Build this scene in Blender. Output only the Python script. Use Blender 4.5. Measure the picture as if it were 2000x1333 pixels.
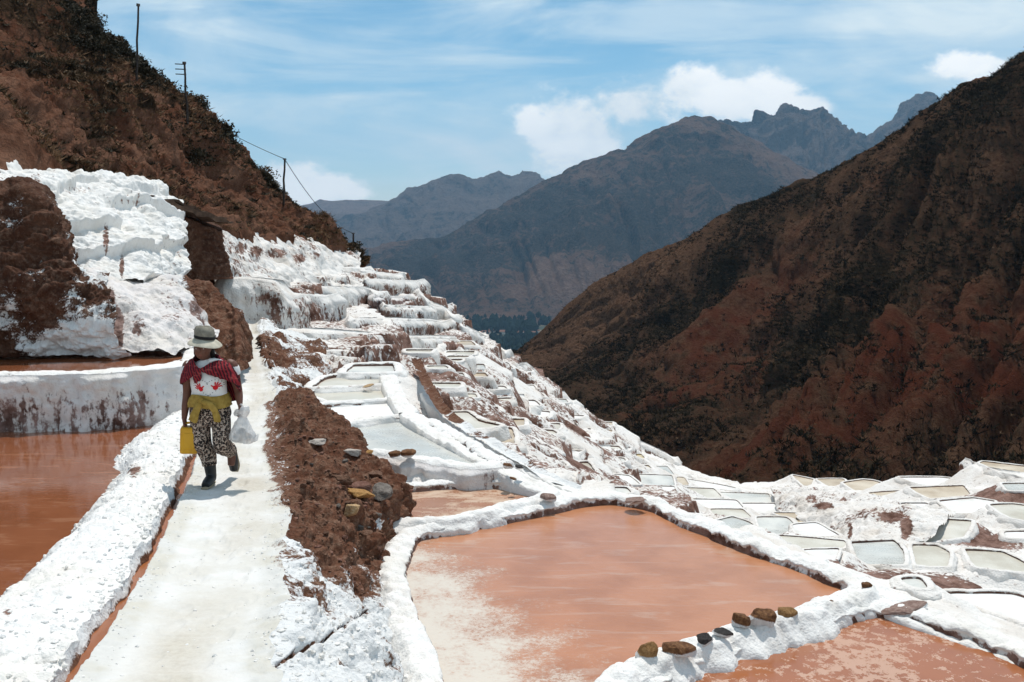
import bpy, bmesh, math, random
import numpy as np
from mathutils import Vector, Matrix
from mathutils.bvhtree import BVHTree

random.seed(7)
rng = np.random.default_rng(7)
for o in list(bpy.data.objects):
    bpy.data.objects.remove(o)
scene = bpy.context.scene
C = scene.collection

# ------------------------------------------------------------------ camera
F = 1944.0                      # focal length in photograph pixels (35 mm lens on a 36 mm sensor)
HORIZON = 430.0
PITCH = math.atan((666.5 - HORIZON) / F)
cam_d = bpy.data.cameras.new('camera')
cam_d.lens = 35.0
cam_d.sensor_width = 36.0
cam_d.clip_start = 0.1
cam_d.clip_end = 40000
cam = bpy.data.objects.new('camera', cam_d)
C.objects.link(cam)
cam.location = (0, 0, 0)
cam.rotation_euler = (math.radians(90) - PITCH, 0, 0)
scene.camera = cam

def ray(px, py):
    """direction of a photograph pixel, scaled so that its world Y is 1"""
    rx = (px - 1000.0) / F
    ry = (666.5 - py) / F
    dy = math.cos(PITCH) + ry * math.sin(PITCH)
    dz = -math.sin(PITCH) + ry * math.cos(PITCH)
    return rx / dy, dz / dy

def P(px, py, d):
    a, b = ray(px, py)
    return (a * d, d, b * d)

def PZ(px, py, z):
    a, b = ray(px, py)
    d = z / b
    return (a * d, d, z)

# ------------------------------------------------------------------ light
SUN_EL = math.radians(67)
SUN_AZ = math.radians(12)       # to the right of the view axis, ahead of the camera
EXPOSURE = 0.10
sd = bpy.data.lights.new('sun', 'SUN')
sd.energy = 3.5
sd.angle = math.radians(0.53)
sd.color = (1.0, 0.955, 0.89)
sun = bpy.data.objects.new('sun', sd)
C.objects.link(sun)
sv = Vector((math.sin(SUN_AZ) * math.cos(SUN_EL), math.cos(SUN_AZ) * math.cos(SUN_EL), math.sin(SUN_EL)))
sun.rotation_euler = sv.to_track_quat('Z', 'Y').to_euler()

scene.cycles.max_bounces = 6
scene.cycles.diffuse_bounces = 3
scene.cycles.glossy_bounces = 2
scene.cycles.transmission_bounces = 2
scene.cycles.transparent_max_bounces = 6
scene.cycles.volume_bounces = 0
scene.view_settings.view_transform = 'Standard'
scene.view_settings.look = 'None'
scene.view_settings.gamma = 1.0
scene.view_settings.exposure = EXPOSURE
scene.view_settings.use_curve_mapping = False

# ------------------------------------------------------------------ node helper
class NT:
    def __init__(self, tree):
        self.t = tree
        self.n = tree.nodes
        self.l = tree.links
    def new(self, kind, **kw):
        nd = self.n.new(kind)
        for k, v in kw.items():
            setattr(nd, k, v)
        return nd
    def put(self, sock, v):
        if hasattr(v, 'links') or isinstance(v, bpy.types.NodeSocket):
            self.l.new(v, sock)
        else:
            if isinstance(v, (tuple, list)) and len(v) == 3 and sock.type == 'RGBA':
                v = tuple(v) + (1.0,)
            sock.default_value = v
    def math(self, op, a, b=None, c=None, clamp=False):
        nd = self.new('ShaderNodeMath', operation=op, use_clamp=clamp)
        self.put(nd.inputs[0], a)
        if b is not None: self.put(nd.inputs[1], b)
        if c is not None: self.put(nd.inputs[2], c)
        return nd.outputs[0]
    def vmath(self, op, a, b=None):
        nd = self.new('ShaderNodeVectorMath', operation=op)
        self.put(nd.inputs[0], a)
        if b is not None: self.put(nd.inputs[1], b)
        return nd.outputs[0]
    def vscale(self, a, s):
        nd = self.new('ShaderNodeVectorMath', operation='SCALE')
        self.put(nd.inputs[0], a)
        nd.inputs['Scale'].default_value = s
        return nd.outputs[0]
    def mix(self, f, a, b):
        nd = self.new('ShaderNodeMix', data_type='RGBA')
        self.put(nd.inputs['Factor'], f)
        self.put(nd.inputs['A'] if False else nd.inputs[6], a)
        self.put(nd.inputs[7], b)
        return nd.outputs[2]
    def ss(self, v, lo, hi, a=0.0, b=1.0):
        nd = self.new('ShaderNodeMapRange', interpolation_type='SMOOTHSTEP')
        self.put(nd.inputs[0], v)
        nd.inputs[1].default_value = lo; nd.inputs[2].default_value = hi
        nd.inputs[3].default_value = a; nd.inputs[4].default_value = b
        return nd.outputs[0]
    def noise(self, vec, scale, detail=4, rough=0.55, dist=0.0):
        nd = self.new('ShaderNodeTexNoise')
        if vec is not None: self.put(nd.inputs['Vector'], vec)
        nd.inputs['Scale'].default_value = scale
        nd.inputs['Detail'].default_value = detail
        nd.inputs['Roughness'].default_value = rough
        nd.inputs['Distortion'].default_value = dist
        return nd.outputs['Fac']
    def voro(self, vec, scale, feature='F1', out='Distance', rnd=1.0):
        nd = self.new('ShaderNodeTexVoronoi', feature=feature)
        if vec is not None: self.put(nd.inputs['Vector'], vec)
        nd.inputs['Scale'].default_value = scale
        nd.inputs['Randomness'].default_value = rnd
        return nd.outputs[out]
    def mapping(self, vec, scale=(1, 1, 1), rot=(0, 0, 0), loc=(0, 0, 0)):
        nd = self.new('ShaderNodeMapping')
        self.put(nd.inputs[0], vec)
        nd.inputs[1].default_value = loc
        nd.inputs[2].default_value = rot
        nd.inputs[3].default_value = scale
        return nd.outputs[0]
    def attr(self, name):
        nd = self.new('ShaderNodeAttribute', attribute_name=name)
        return nd.outputs['Fac']
    def pos(self):
        return self.new('ShaderNodeNewGeometry').outputs['Position']
    def bump(self, h, strength=0.5, dist=0.02, normal=None):
        nd = self.new('ShaderNodeBump')
        nd.inputs['Strength'].default_value = strength
        nd.inputs['Distance'].default_value = dist
        self.put(nd.inputs['Height'], h)
        if normal is not None: self.put(nd.inputs['Normal'], normal)
        return nd.outputs[0]

MATS = {}
def material(name):
    m = bpy.data.materials.new(name)
    m.use_nodes = True
    t = NT(m.node_tree)
    bs = m.node_tree.nodes['Principled BSDF']
    bs.inputs['Roughness'].default_value = 0.85
    bs.inputs['Specular IOR Level'].default_value = 0.25
    MATS[name] = m
    return m, t, bs

# ------------------------------------------------------------------ sky
world = bpy.data.worlds.new('World')
scene.world = world
world.use_nodes = True
w = NT(world.node_tree)
w.n.clear()
wo = w.new('ShaderNodeOutputWorld')
bg = w.new('ShaderNodeBackground')
sky = w.new('ShaderNodeTexSky', sky_type='NISHITA')
sky.sun_disc = False
sky.sun_elevation = SUN_EL
sky.sun_rotation = SUN_AZ
sky.altitude = 2500
sky.air_density = 1.0
sky.dust_density = 1.2
sky.ozone_density = 1.6
SKY_STRENGTH = 0.11
dirv = w.new('ShaderNodeTexCoord').outputs['Generated']
sep = w.new('ShaderNodeSeparateXYZ')
w.put(sep.inputs[0], dirv)
dx, dy_, dz_ = sep.outputs
az = w.math('ARCTAN2', dx, dy_)
el = w.math('ARCSINE', dz_)
# warp the coordinates for ragged edges
comb = w.new('ShaderNodeCombineXYZ')
w.put(comb.inputs[0], az); w.put(comb.inputs[1], el)
ae = comb.outputs[0]
billow = w.noise(w.mapping(ae, (1, 1.5, 1)), 9.0, 9, 0.6, 0.25)
fine = w.noise(w.mapping(ae, (1, 1.4, 1), loc=(3.1, 1.7, 0)), 26.0, 7, 0.62)
def az_el(px, py):
    a, b = ray(px, py)
    return math.atan2(a, 1.0), math.atan2(b, math.hypot(a, 1.0))
def blob(px, py, rx, ry, top=1.0):
    a, e = az_el(px, py)
    u = w.math('DIVIDE', w.math('SUBTRACT', az, a), rx / F)
    v = w.math('DIVIDE', w.math('SUBTRACT', el, e), ry / F)
    r2 = w.math('ADD', w.math('MULTIPLY', u, u), w.math('MULTIPLY', v, v))
    return w.math('MULTIPLY', w.math('EXPONENT', w.math('MULTIPLY', r2, -1.0)), top)
dens = None
for b in [(1130, 262, 120, 95, .95), (1240, 205, 130, 60, .9), (1350, 178, 90, 50, .95), (1450, 195, 120, 50, .95), (1570, 208, 90, 30, .8), (1040, 222, 50, 28, .6),
          (560, 365, 80, 48, .95), (655, 372, 80, 32, .85), (1908, 136, 80, 30, .9), (1850, 128, 40, 10, .5), (1150, 320, 120, 50, .75)]:
    x = blob(*b)
    dens = x if dens is None else w.math('MAXIMUM', dens, x)
# scattered cumulus of the same kind all round the horizon, outside the view as well
elsewhere = w.math('MULTIPLY', w.ss(w.math('ABSOLUTE', az), 0.62, 0.9), w.math('MULTIPLY', w.ss(el, -0.02, 0.08), w.ss(el, 0.5, 0.15)))
scat = w.math('MULTIPLY', elsewhere, w.ss(w.noise(w.mapping(ae, (1, 2.2, 1)), 3.0, 3), 0.45, 0.75, 0, 1.0))
dens = w.math('MAXIMUM', dens, scat)
cum = w.math('ADD', dens, w.math('ADD', w.math('MULTIPLY', w.math('SUBTRACT', billow, 0.5), 1.7), w.math('MULTIPLY', w.math('SUBTRACT', fine, 0.5), 0.9)))
cum = w.ss(cum, 0.32, 0.68)
# thin streaks
st = w.noise(w.mapping(ae, (1.3, 7.0, 1), rot=(0, 0, math.radians(-13))), 2.6, 6, 0.58, 0.6)
st2 = w.noise(w.mapping(ae, (1.0, 2.2, 1), rot=(0, 0, math.radians(-10)), loc=(5, 2, 0)), 3.2, 6, 0.6, 0.8)
cirr = w.math('ADD', w.ss(st, 0.40, 0.68, 0, 0.6), w.ss(st2, 0.40, 0.70, 0, 0.6))
low = w.ss(el, 0.22, 0.0, 0.0, 0.16)
veil = w.math('ADD', w.math('MULTIPLY', cirr, 1.0), low, clamp=True)
skyc = w.vscale(sky.outputs[0], SKY_STRENGTH)
hs = w.new('ShaderNodeHueSaturation'); hs.inputs['Hue'].default_value = 0.478; hs.inputs['Saturation'].default_value = 1.22; hs.inputs['Value'].default_value = 1.0
w.put(hs.inputs['Color'], skyc)
c1 = w.mix(veil, hs.outputs[0], (0.80, 0.91, 0.95, 1))
shade = w.ss(w.math('ADD', billow, w.math('MULTIPLY', fine, 0.3)), 0.45, 0.75, 0.0, 1.0)
ccol = w.mix(shade, (0.90, 0.95, 0.96, 1), (1.22, 1.20, 1.16, 1))
c2 = w.mix(cum, c1, ccol)
w.put(bg.inputs[0], c2)
bg.inputs[1].default_value = 1.0
w.l.new(bg.outputs[0], wo.inputs[0])

# ------------------------------------------------------------------ numpy noise
_perm = np.random.default_rng(3).permutation(4096).astype(np.int64)
_val = np.random.default_rng(4).random(4096) * 2 - 1
def _h(i, j, k):
    return _perm[(_perm[(_perm[i & 4095] + j) & 4095] + k) & 4095]
def vnoise(p):
    p = np.asarray(p, float)
    i = np.floor(p).astype(np.int64)
    f = p - i
    u = f * f * f * (f * (f * 6 - 15) + 10)
    x, y, z = i[..., 0], i[..., 1], i[..., 2]
    ux, uy, uz = u[..., 0], u[..., 1], u[..., 2]
    def v(a, b, c): return _val[_h(x + a, y + b, z + c)]
    x00 = v(0,0,0) * (1-ux) + v(1,0,0) * ux
    x10 = v(0,1,0) * (1-ux) + v(1,1,0) * ux
    x01 = v(0,0,1) * (1-ux) + v(1,0,1) * ux
    x11 = v(0,1,1) * (1-ux) + v(1,1,1) * ux
    y0 = x00 * (1-uy) + x10 * uy
    y1 = x01 * (1-uy) + x11 * uy
    return y0 * (1-uz) + y1 * uz
def fbm(p, octv=4, gain=0.5, lac=2.03):
    p = np.asarray(p, float); a = 1.0; s = 0; t = 0
    for k in range(octv):
        s = s + a * vnoise(p + 17.3 * k); t += a
        p = p * lac; a *= gain
    return s / t
def ridged(p, octv=5, gain=0.5, lac=2.03):
    p = np.asarray(p, float); a = 1.0; s = 0; t = 0
    for k in range(octv):
        n = 1 - np.abs(vnoise(p + 31.7 * k)); s = s + a * n * n; t += a
        p = p * lac; a *= gain
    return s / t
def worley(p):
    """domes with creases between them: 1 at cell centres, 0 far away"""
    p = np.asarray(p, float)
    i = np.floor(p).astype(np.int64)
    best = np.full(p.shape[:-1], 9.0)
    for a in (-1, 0, 1):
        for b in (-1, 0, 1):
            for c in (-1, 0, 1):
                h = _h(i[..., 0] + a, i[..., 1] + b, i[..., 2] + c)
                q = np.stack([i[..., 0] + a + (_val[h] + 1) / 2, i[..., 1] + b + (_val[(h + 911) & 4095] + 1) / 2, i[..., 2] + c + (_val[(h + 2039) & 4095] + 1) / 2], -1)
                best = np.minimum(best, ((p - q) ** 2).sum(-1))
    return np.clip(1 - best, 0, 1)
def sstep(v, lo, hi):
    t = np.clip((v - lo) / (hi - lo), 0, 1)
    return t * t * (3 - 2 * t)

# ------------------------------------------------------------------ mesh helpers
def tag(o, label=None, cat=None, group=None, kind=None):
    if label: o['label'] = label
    if cat: o['category'] = cat
    if group: o['group'] = group
    if kind: o['kind'] = kind
    return o
def empty(name, loc, label, cat, group=None):
    o = bpy.data.objects.new(name, None)
    o.empty_display_size = 0.1
    C.objects.link(o)
    o.location = loc
    return tag(o, label, cat, group)
def raw_mesh(name, V, Q, attrs=None, smooth=True):
    """V (n,3), Q list of (m,k) index arrays"""
    V = np.asarray(V, np.float32)
    if not isinstance(Q, list): Q = [Q]
    Q = [np.asarray(q, np.int32) for q in Q if len(q)]
    me = bpy.data.meshes.new(name)
    me.vertices.add(len(V)); me.vertices.foreach_set('co', V.ravel())
    nl = sum(q.size for q in Q); nf = sum(len(q) for q in Q)
    me.loops.add(nl); me.loops.foreach_set('vertex_index', np.concatenate([q.ravel() for q in Q]))
    tot = np.concatenate([np.full(len(q), q.shape[1], np.int32) for q in Q])
    st = np.concatenate([[0], np.cumsum(tot)[:-1]]).astype(np.int32)
    me.polygons.add(nf); me.polygons.foreach_set('loop_start', st)
    me.polygons.foreach_set('use_smooth', np.full(nf, smooth))
    for k, a in (attrs or {}).items():
        at = me.attributes.new(k, 'FLOAT', 'POINT')
        at.data.foreach_set('value', np.asarray(a, np.float32).ravel())
    me.update(calc_edges=True)
    me.validate()
    return me
def add(name, me, mat, parent=None, loc=None):
    o = bpy.data.objects.new(name, me)
    C.objects.link(o)
    if mat is not None and not me.materials:
        me.materials.append(MATS[mat] if isinstance(mat, str) else mat)
    if parent is not None:
        o.parent = parent
        if loc is None: o.matrix_parent_inverse = Matrix.Translation(-parent.location)
    if loc is not None: o.location = loc
    return o
def grid_quads(nu, nv, closed=False):
    a = np.arange(nu * nv).reshape(nu, nv)
    if closed: a = np.vstack([a, a[:1]])
    return np.stack([a[:-1, :-1], a[1:, :-1], a[1:, 1:], a[:-1, 1:]], -1).reshape(-1, 4)
def grid_normals(G, closed=False):
    if closed:
        du = np.roll(G, -1, 0) - np.roll(G, 1, 0)
    else:
        du = np.gradient(G, axis=0)
    dv = np.gradient(G, axis=1)
    n = np.cross(du, dv)
    return n / (np.linalg.norm(n, axis=-1, keepdims=True) + 1e-9)
def grid_obj(name, G, mat, parent=None, closed=False, mud=None, smooth=True, flip=False, extra=None):
    nu, nv = G.shape[:2]
    at = dict(extra or {})
    if mud is not None: at['mud'] = np.clip(mud, 0, 1)
    q = grid_quads(nu, nv, closed)
    if flip: q = q[:, ::-1]
    me = raw_mesh(name, G.reshape(-1, 3), q, at, smooth)
    return add(name, me, mat, parent)
def crom(pts, n):
    """Catmull-Rom through (k,c) points, n samples uniform in the parameter"""
    p = np.asarray(pts, float); k = len(p)
    if k == 2:
        t = np.linspace(0, 1, n)[:, None]; return p[0] * (1 - t) + p[1] * t
    t = np.linspace(0, k - 1, n); i = np.clip(t.astype(int), 0, k - 2); f = (t - i)[:, None]
    p0 = p[np.clip(i - 1, 0, k - 1)]; p1 = p[i]; p2 = p[i + 1]; p3 = p[np.clip(i + 2, 0, k - 1)]
    return 0.5 * (2 * p1 + (p2 - p0) * f + (2 * p0 - 5 * p1 + 4 * p2 - p3) * f**2 + (3 * p1 - p0 - 3 * p2 + p3) * f**3)
def resample(p, n):
    p = np.asarray(p, float)
    s = np.concatenate([[0], np.cumsum(np.linalg.norm(np.diff(p[:, :3], axis=0), axis=1))])
    t = np.linspace(0, s[-1], n)
    return np.stack([np.interp(t, s, p[:, c]) for c in range(p.shape[1])], -1)
def loft(lines, nu, nv, arclen=False, linear=False):
    """lines: list of polylines (k,3[+mud]); first axis along the lines, second across them"""
    L = []
    for l in lines:
        l = np.asarray(l, float)
        L.append(resample(crom(l, 400), nu) if arclen else crom(l, nu))
    A = np.stack(L, 1)                      # nu, k, c
    k = A.shape[1]
    t = np.linspace(0, k - 1, nv)
    if linear:
        i = np.clip(t.astype(int), 0, k - 2); f = (t - i)[None, :, None]
        return A[:, i] * (1 - f) + A[:, i + 1] * f
    i = np.clip(t.astype(int), 0, k - 2); f = (t - i)[None, :, None]
    p0 = A[:, np.clip(i - 1, 0, k - 1)]; p1 = A[:, i]; p2 = A[:, i + 1]; p3 = A[:, np.clip(i + 2, 0, k - 1)]
    return 0.5 * (2 * p1 + (p2 - p0) * f + (2 * p0 - 5 * p1 + 4 * p2 - p3) * f**2 + (3 * p1 - p0 - 3 * p2 + p3) * f**3)
def displace(G, amt, closed=False):
    return G + grid_normals(G, closed) * np.asarray(amt)[..., None]


# ------------------------------------------------------------------ materials
def salt_material(name, white=(0.80, 0.785, 0.76), cream=(0.66, 0.60, 0.50), mudA=(0.085, 0.032, 0.017), mudB=(0.26, 0.15, 0.115), cream_amt=0.35, bumpd=0.02, fine=1.0):
    m, t, bs = material(name)
    p = t.pos()
    mud = t.attr('mud')
    streak = t.noise(t.mapping(p, (11, 11, 3.2)), 1.0, 5, 0.62)
    grainy = t.noise(p, 14.0 * fine, 6, 0.65)
    big = t.noise(p, 1.3, 4, 0.55)
    pat = t.math('ADD', t.math('MULTIPLY', t.math('SUBTRACT', streak, 0.5), 2.2), t.math('MULTIPLY', t.math('SUBTRACT', grainy, 0.5), 1.3))
    mm = t.ss(t.math('ADD', mud, t.math('MULTIPLY', pat, 0.75)), 0.40, 0.68)
    base = t.mix(t.ss(big, 0.42, 0.75, 0, cream_amt), white, cream)
    tintn = t.noise(p, 5.0, 5, 0.6)
    base = t.mix(t.ss(tintn, 0.48, 0.75, 0, 0.5), base, (0.60, 0.545, 0.49, 1))
    base = t.mix(t.ss(t.noise(p, 45.0 * fine, 3, 0.7), 0.56, 0.72, 0, 0.45), base, (0.42, 0.36, 0.32, 1))
    mc = t.mix(t.ss(t.noise(p, 3.1, 6, 0.7), 0.35, 0.65), mudA, mudB)
    t.put(bs.inputs['Base Color'], t.mix(mm, base, mc))
    v = t.voro(p, 38.0 * fine, 'F1')
    v2 = t.voro(p, 95.0 * fine, 'F1')
    h = t.math('ADD', t.math('MULTIPLY', grainy, 1.0), t.math('ADD', t.math('MULTIPLY', v, -0.55), t.math('MULTIPLY', v2, -0.25)))
    t.put(bs.inputs['Normal'], t.bump(h, 0.5, bumpd))
    bs.inputs['Roughness'].default_value = 0.75
    return m
salt_material('salt')
salt_material('salt_far', white=(0.775, 0.745, 0.71), cream=(0.60, 0.52, 0.44), cream_amt=0.6, bumpd=0.05, fine=0.6)
salt_material('salt_pinkish', white=(0.72, 0.68, 0.66), mudA=(0.10, 0.05, 0.038), mudB=(0.30, 0.20, 0.175), cream_amt=0.5)

# trodden salt of the path
m, t, bs = material('path_salt')
p = t.pos()
mud = t.attr('mud')
g = t.noise(p, 26, 6, 0.7)
b1 = t.noise(p, 2.2, 5, 0.6)
c = t.mix(t.ss(b1, 0.40, 0.62), (0.63, 0.62, 0.59, 1), (0.59, 0.56, 0.49, 1))
c = t.mix(t.ss(mud, 0.05, 0.6), t.mix(t.ss(b1, .4, .6), (0.73, 0.72, 0.70, 1), (.66, .64, .595, 1)), c)
wr = t.attr('worn')
c = t.mix(t.math('MULTIPLY', wr, 0.85), c, t.mix(t.ss(g, 0.35, 0.7), (0.575, 0.53, 0.45, 1), (0.49, 0.435, 0.355, 1)))
dirt = t.ss(t.math('ADD', t.attr('dirt'), t.math('MULTIPLY', t.math('SUBTRACT', t.noise(t.mapping(p, (9, 5, 9)), 1.0, 8, 0.72), 0.5), 1.5)), 0.48, 0.70)
c = t.mix(dirt, c, t.mix(t.ss(g, .35, .65), (0.10, 0.042, 0.024, 1), (0.22, 0.125, 0.085, 1)))
t.put(bs.inputs['Base Color'], c)
t.put(bs.inputs['Normal'], t.bump(t.math('ADD', g, t.math('MULTIPLY', t.noise(p, 7, 4), 1.5)), 0.5, 0.012))

# brown earth and rubble
def earth_material(name, a, b, cc, scale=1.0, salt=True, bumpd=0.03):
    m, t, bs = material(name)
    p = t.pos()
    n1 = t.noise(p, 1.6 * scale, 6, 0.65)
    n2 = t.noise(p, 9.0 * scale, 7, 0.7)
    n3 = t.noise(p, 38.0 * scale, 4, 0.65)
    c = t.mix(t.ss(n1, 0.35, 0.65), a, b)
    c = t.mix(t.ss(n2, 0.45, 0.72), c, cc)
    c = t.mix(t.ss(n3, 0.35, 0.7, 0.0, 0.55), c, (a[0] * .4, a[1] * .4, a[2] * .4, 1))
    if salt:
        s = t.attr('mud')
        pat = t.math('ADD', t.math('MULTIPLY', t.math('SUBTRACT', n2, 0.5), 1.5), t.math('MULTIPLY', t.math('SUBTRACT', n3, 0.5), 0.8))
        sm = t.ss(t.math('ADD', s, t.math('MULTIPLY', pat, 0.8)), 0.56, 0.38)
        c = t.mix(sm, c, (0.77, 0.77, 0.76, 1))
    t.put(bs.inputs['Base Color'], c)
    h = t.math('ADD', n2, t.math('ADD', t.math('MULTIPLY', n3, 0.5), t.math('MULTIPLY', t.voro(p, 16 * scale), 0.5)))
    t.put(bs.inputs['Normal'], t.bump(h, 1.0, bumpd))
    bs.inputs['Roughness'].default_value = 0.95
    bs.inputs['Specular IOR Level'].default_value = 0.1
    return m
earth_material('earth', (0.115, 0.046, 0.026, 1), (0.18, 0.085, 0.052, 1), (0.29, 0.18, 0.125, 1))
earth_material('earth_dark', (0.068, 0.028, 0.017, 1), (0.12, 0.056, 0.034, 1), (0.20, 0.125, 0.09, 1))

def hill_material(name, soil, soil2, veg, veg2, vlo, vhi, scale=1.0, bumpd=0.3, red=None):
    m, t, bs = material(name)
    p = t.pos()
    a = t.attr('veg')
    n1 = t.noise(p, 0.11 * scale, 8, 0.68)
    n2 = t.noise(p, 0.9 * scale, 7, 0.72)
    n3 = t.noise(p, 4.2 * scale, 5, 0.7)
    c = t.mix(t.ss(n2, 0.34, 0.66), soil, soil2)
    if red is not None:
        c = t.mix(t.attr('red'), c, red)
    vv = t.math('ADD', a, t.math('ADD', t.math('MULTIPLY', t.math('SUBTRACT', n1, 0.5), 1.1), t.math('MULTIPLY', t.math('SUBTRACT', n2, 0.5), 1.3)))
    c = t.mix(t.ss(vv, vlo, vhi), c, t.mix(t.ss(n3, 0.35, 0.65), veg, veg2))
    c = t.mix(t.ss(n3, 0.62, 0.30, 0, 0.5), c, t.mix(0.5, c, (0.012, 0.009, 0.007, 1)))
    t.put(bs.inputs['Base Color'], c)
    h = t.math('ADD', t.math('MULTIPLY', n2, 1.5), n3)
    t.put(bs.inputs['Normal'], t.bump(h, 1.0, bumpd))
    bs.inputs['Roughness'].default_value = 1.0
    bs.inputs['Specular IOR Level'].default_value = 0.0
hill_material('hill_left', (0.120, 0.050, 0.030, 1), (0.225, 0.118, 0.078, 1), (0.020, 0.014, 0.010, 1), (0.056, 0.036, 0.023, 1), 0.30, 0.56, 1.0, 0.20)
hill_material('hill_right', (0.082, 0.040, 0.024, 1), (0.19, 0.112, 0.070, 1), (0.018, 0.016, 0.011, 1), (0.062, 0.045, 0.028, 1), 0.36, 0.74, 1.3, 0.8, red=(0.120, 0.036, 0.020, 1))
hill_material('mountain', (0.17, 0.10, 0.075, 1), (0.30, 0.19, 0.14, 1), (0.030, 0.036, 0.036, 1), (0.09, 0.072, 0.06, 1), 0.38, 0.64, 0.035, 26.0)  # strong scrub contrast, here and below, also paints in lit and dark slopes
hill_material('mountain_rock', (0.17, 0.125, 0.11, 1), (0.27, 0.20, 0.17, 1), (0.036, 0.040, 0.046, 1), (0.09, 0.082, 0.08, 1), 0.38, 0.60, 0.030, 45.0)
m, t, bs = material('valley')
p = t.pos()
v = t.voro(t.mapping(p, (1, 1.8, 1)), 0.008, 'F1', 'Color')
sp = t.new('ShaderNodeSeparateColor'); t.put(sp.inputs[0], v)
c = t.mix(t.ss(sp.outputs[0], 0.3, 0.7), (0.028, 0.040, 0.018, 1), (0.16, 0.125, 0.07, 1))
c = t.mix(t.ss(t.noise(p, 0.02, 6, 0.7), 0.45, 0.6), c, (0.02, 0.028, 0.016, 1))
t.put(bs.inputs['Base Color'], c)

def brine(name, deep, pale, lo=0.45, hi=0.65, scale=0.9, stretch=(1, 1, 1), rough=0.12, crust_rough=0.55, flakes=0.0, spec=0.5, grad=None, rip=0.0, streaks=0.0, speck=0.42, mid=0.30):
    """brine with a drying crust; grad = (point, direction, length): where the crust has grown furthest"""
    m, t, bs = material(name)
    p = t.pos()
    n = t.noise(t.mapping(p, stretch), scale, 7, 0.62, 1.0)
    n2 = t.noise(p, 30, 5, 0.75)
    n3 = t.noise(t.mapping(p, stretch), scale * 4.0, 6, 0.68)
    val = t.math('ADD', n, t.math('ADD', t.math('MULTIPLY', t.math('SUBTRACT', n2, 0.5), speck), t.math('MULTIPLY', t.math('SUBTRACT', n3, 0.5), mid)))
    if grad:
        for (q, d, ln, am) in grad:
            pr = t.vmath('SUBTRACT', p, q)
            dt = t.new('ShaderNodeVectorMath', operation='DOT_PRODUCT')
            t.put(dt.inputs[0], pr); dt.inputs[1].default_value = Vector(d).normalized()
            val = t.math('ADD', val, t.ss(dt.outputs['Value'], -ln, ln, -am, am))
    f = t.ss(val, lo, hi)
    if flakes:
        k = t.noise(p, 11.0, 5, 0.75)
        reg = t.noise(p, 1.0, 2, 0.5)
        f2 = t.ss(t.math('ADD', k, t.math('MULTIPLY', reg, 0.5)), 0.80, 0.84)
        f = t.math('MAXIMUM', f, t.math('MULTIPLY', f2, flakes))
    # slight dirt tint of the brine itself
    d2 = t.mix(t.ss(t.noise(p, 1.7, 4), 0.35, 0.7, 0, 0.6), deep, (deep[0] * 0.72, deep[1] * 0.66, deep[2] * 0.6, 1))
    col = t.mix(f, d2, pale)
    if streaks:
        sk = t.noise(t.mapping(p, (0.5, 2.6, 1), rot=(0, 0, math.radians(20))), 2.0, 6, 0.66, 1.2)
        col = t.mix(t.ss(sk, 0.52, 0.66, 0, streaks), col, pale)
    t.put(bs.inputs['Base Color'], col)
    bs.inputs['Specular IOR Level'].default_value = spec
    t.put(bs.inputs['Roughness'], t.math('ADD', t.math('MULTIPLY', f, crust_rough - rough), rough))
    hh = t.math('MULTIPLY', n2, f)
    nb = t.bump(hh, 0.35, 0.01)
    if rip:
        rp = t.noise(t.mapping(p, (1, 3.0, 1)), 9.0, 4, 0.6)
        nb = t.bump(rp, rip, 0.02, nb)
    t.put(bs.inputs['Normal'], nb)
    return m
ORANGE = (0.36, 0.135, 0.062, 1)
brine('brine_big', (0.49, 0.215, 0.108, 1), (0.61, 0.545, 0.465, 1), 0.36, 0.86, 0.75, rough=0.10, crust_rough=0.5, spec=0.45, rip=0.22, speck=1.0, mid=0.9, streaks=0.20,
      grad=[((0.05, 9.7, 0), (-1, -0.40, 0), 1.6, 0.62), ((2.1, 10.2, 0), (0.9, 0.55, 0), 1.2, 0.40), ((0.9, 11.4, 0), (-0.2, 1, 0), 1.2, -0.2)])
brine('brine_crystals', (0.37, 0.135, 0.057, 1), (0.50, 0.305, 0.215, 1), 0.74, 0.95, 0.7, rough=0.10, spec=0.45, flakes=0.85, rip=0.06)
brine('brine_tan', (0.42, 0.205, 0.118, 1), (0.55, 0.40, 0.29, 1), 0.45, 0.62, 1.4, (1, 2.5, 1), rough=0.22, spec=0.3, rip=0.25)
brine('brine_left', (0.25, 0.088, 0.040, 1), (0.43, 0.225, 0.135, 1), 0.62, 0.9, 0.6, (0.6, 1.8, 1), rough=0.06, spec=0.5, rip=0.03, streaks=0.35)
brine('brine_cream', (0.60, 0.565, 0.475, 1), (0.69, 0.665, 0.60, 1), 0.4, 0.7, 0.5, rough=0.3, spec=0.3)
brine('brine_grey', (0.55, 0.555, 0.52, 1), (0.66, 0.655, 0.61, 1), 0.4, 0.7, 0.5, rough=0.25, spec=0.4)
brine('brine_sand', (0.52, 0.415, 0.29, 1), (0.63, 0.55, 0.44, 1), 0.4, 0.7, 0.5, rough=0.3, spec=0.3)
brine('brine_yellow', (0.50, 0.39, 0.17, 1), (0.66, 0.58, 0.42, 1), 0.4, 0.65, 0.8, rough=0.3, spec=0.3)
brine('salt_sheet', (0.76, 0.755, 0.73, 1), (0.80, 0.80, 0.79, 1), 0.4, 0.7, 0.8, rough=0.6, crust_rough=0.8, spec=0.2)
brine('brine_ditch', (0.33, 0.11, 0.035, 1), (0.45, 0.20, 0.09, 1), 0.6, 0.8, 2.0, rough=0.25, spec=0.35)

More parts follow.
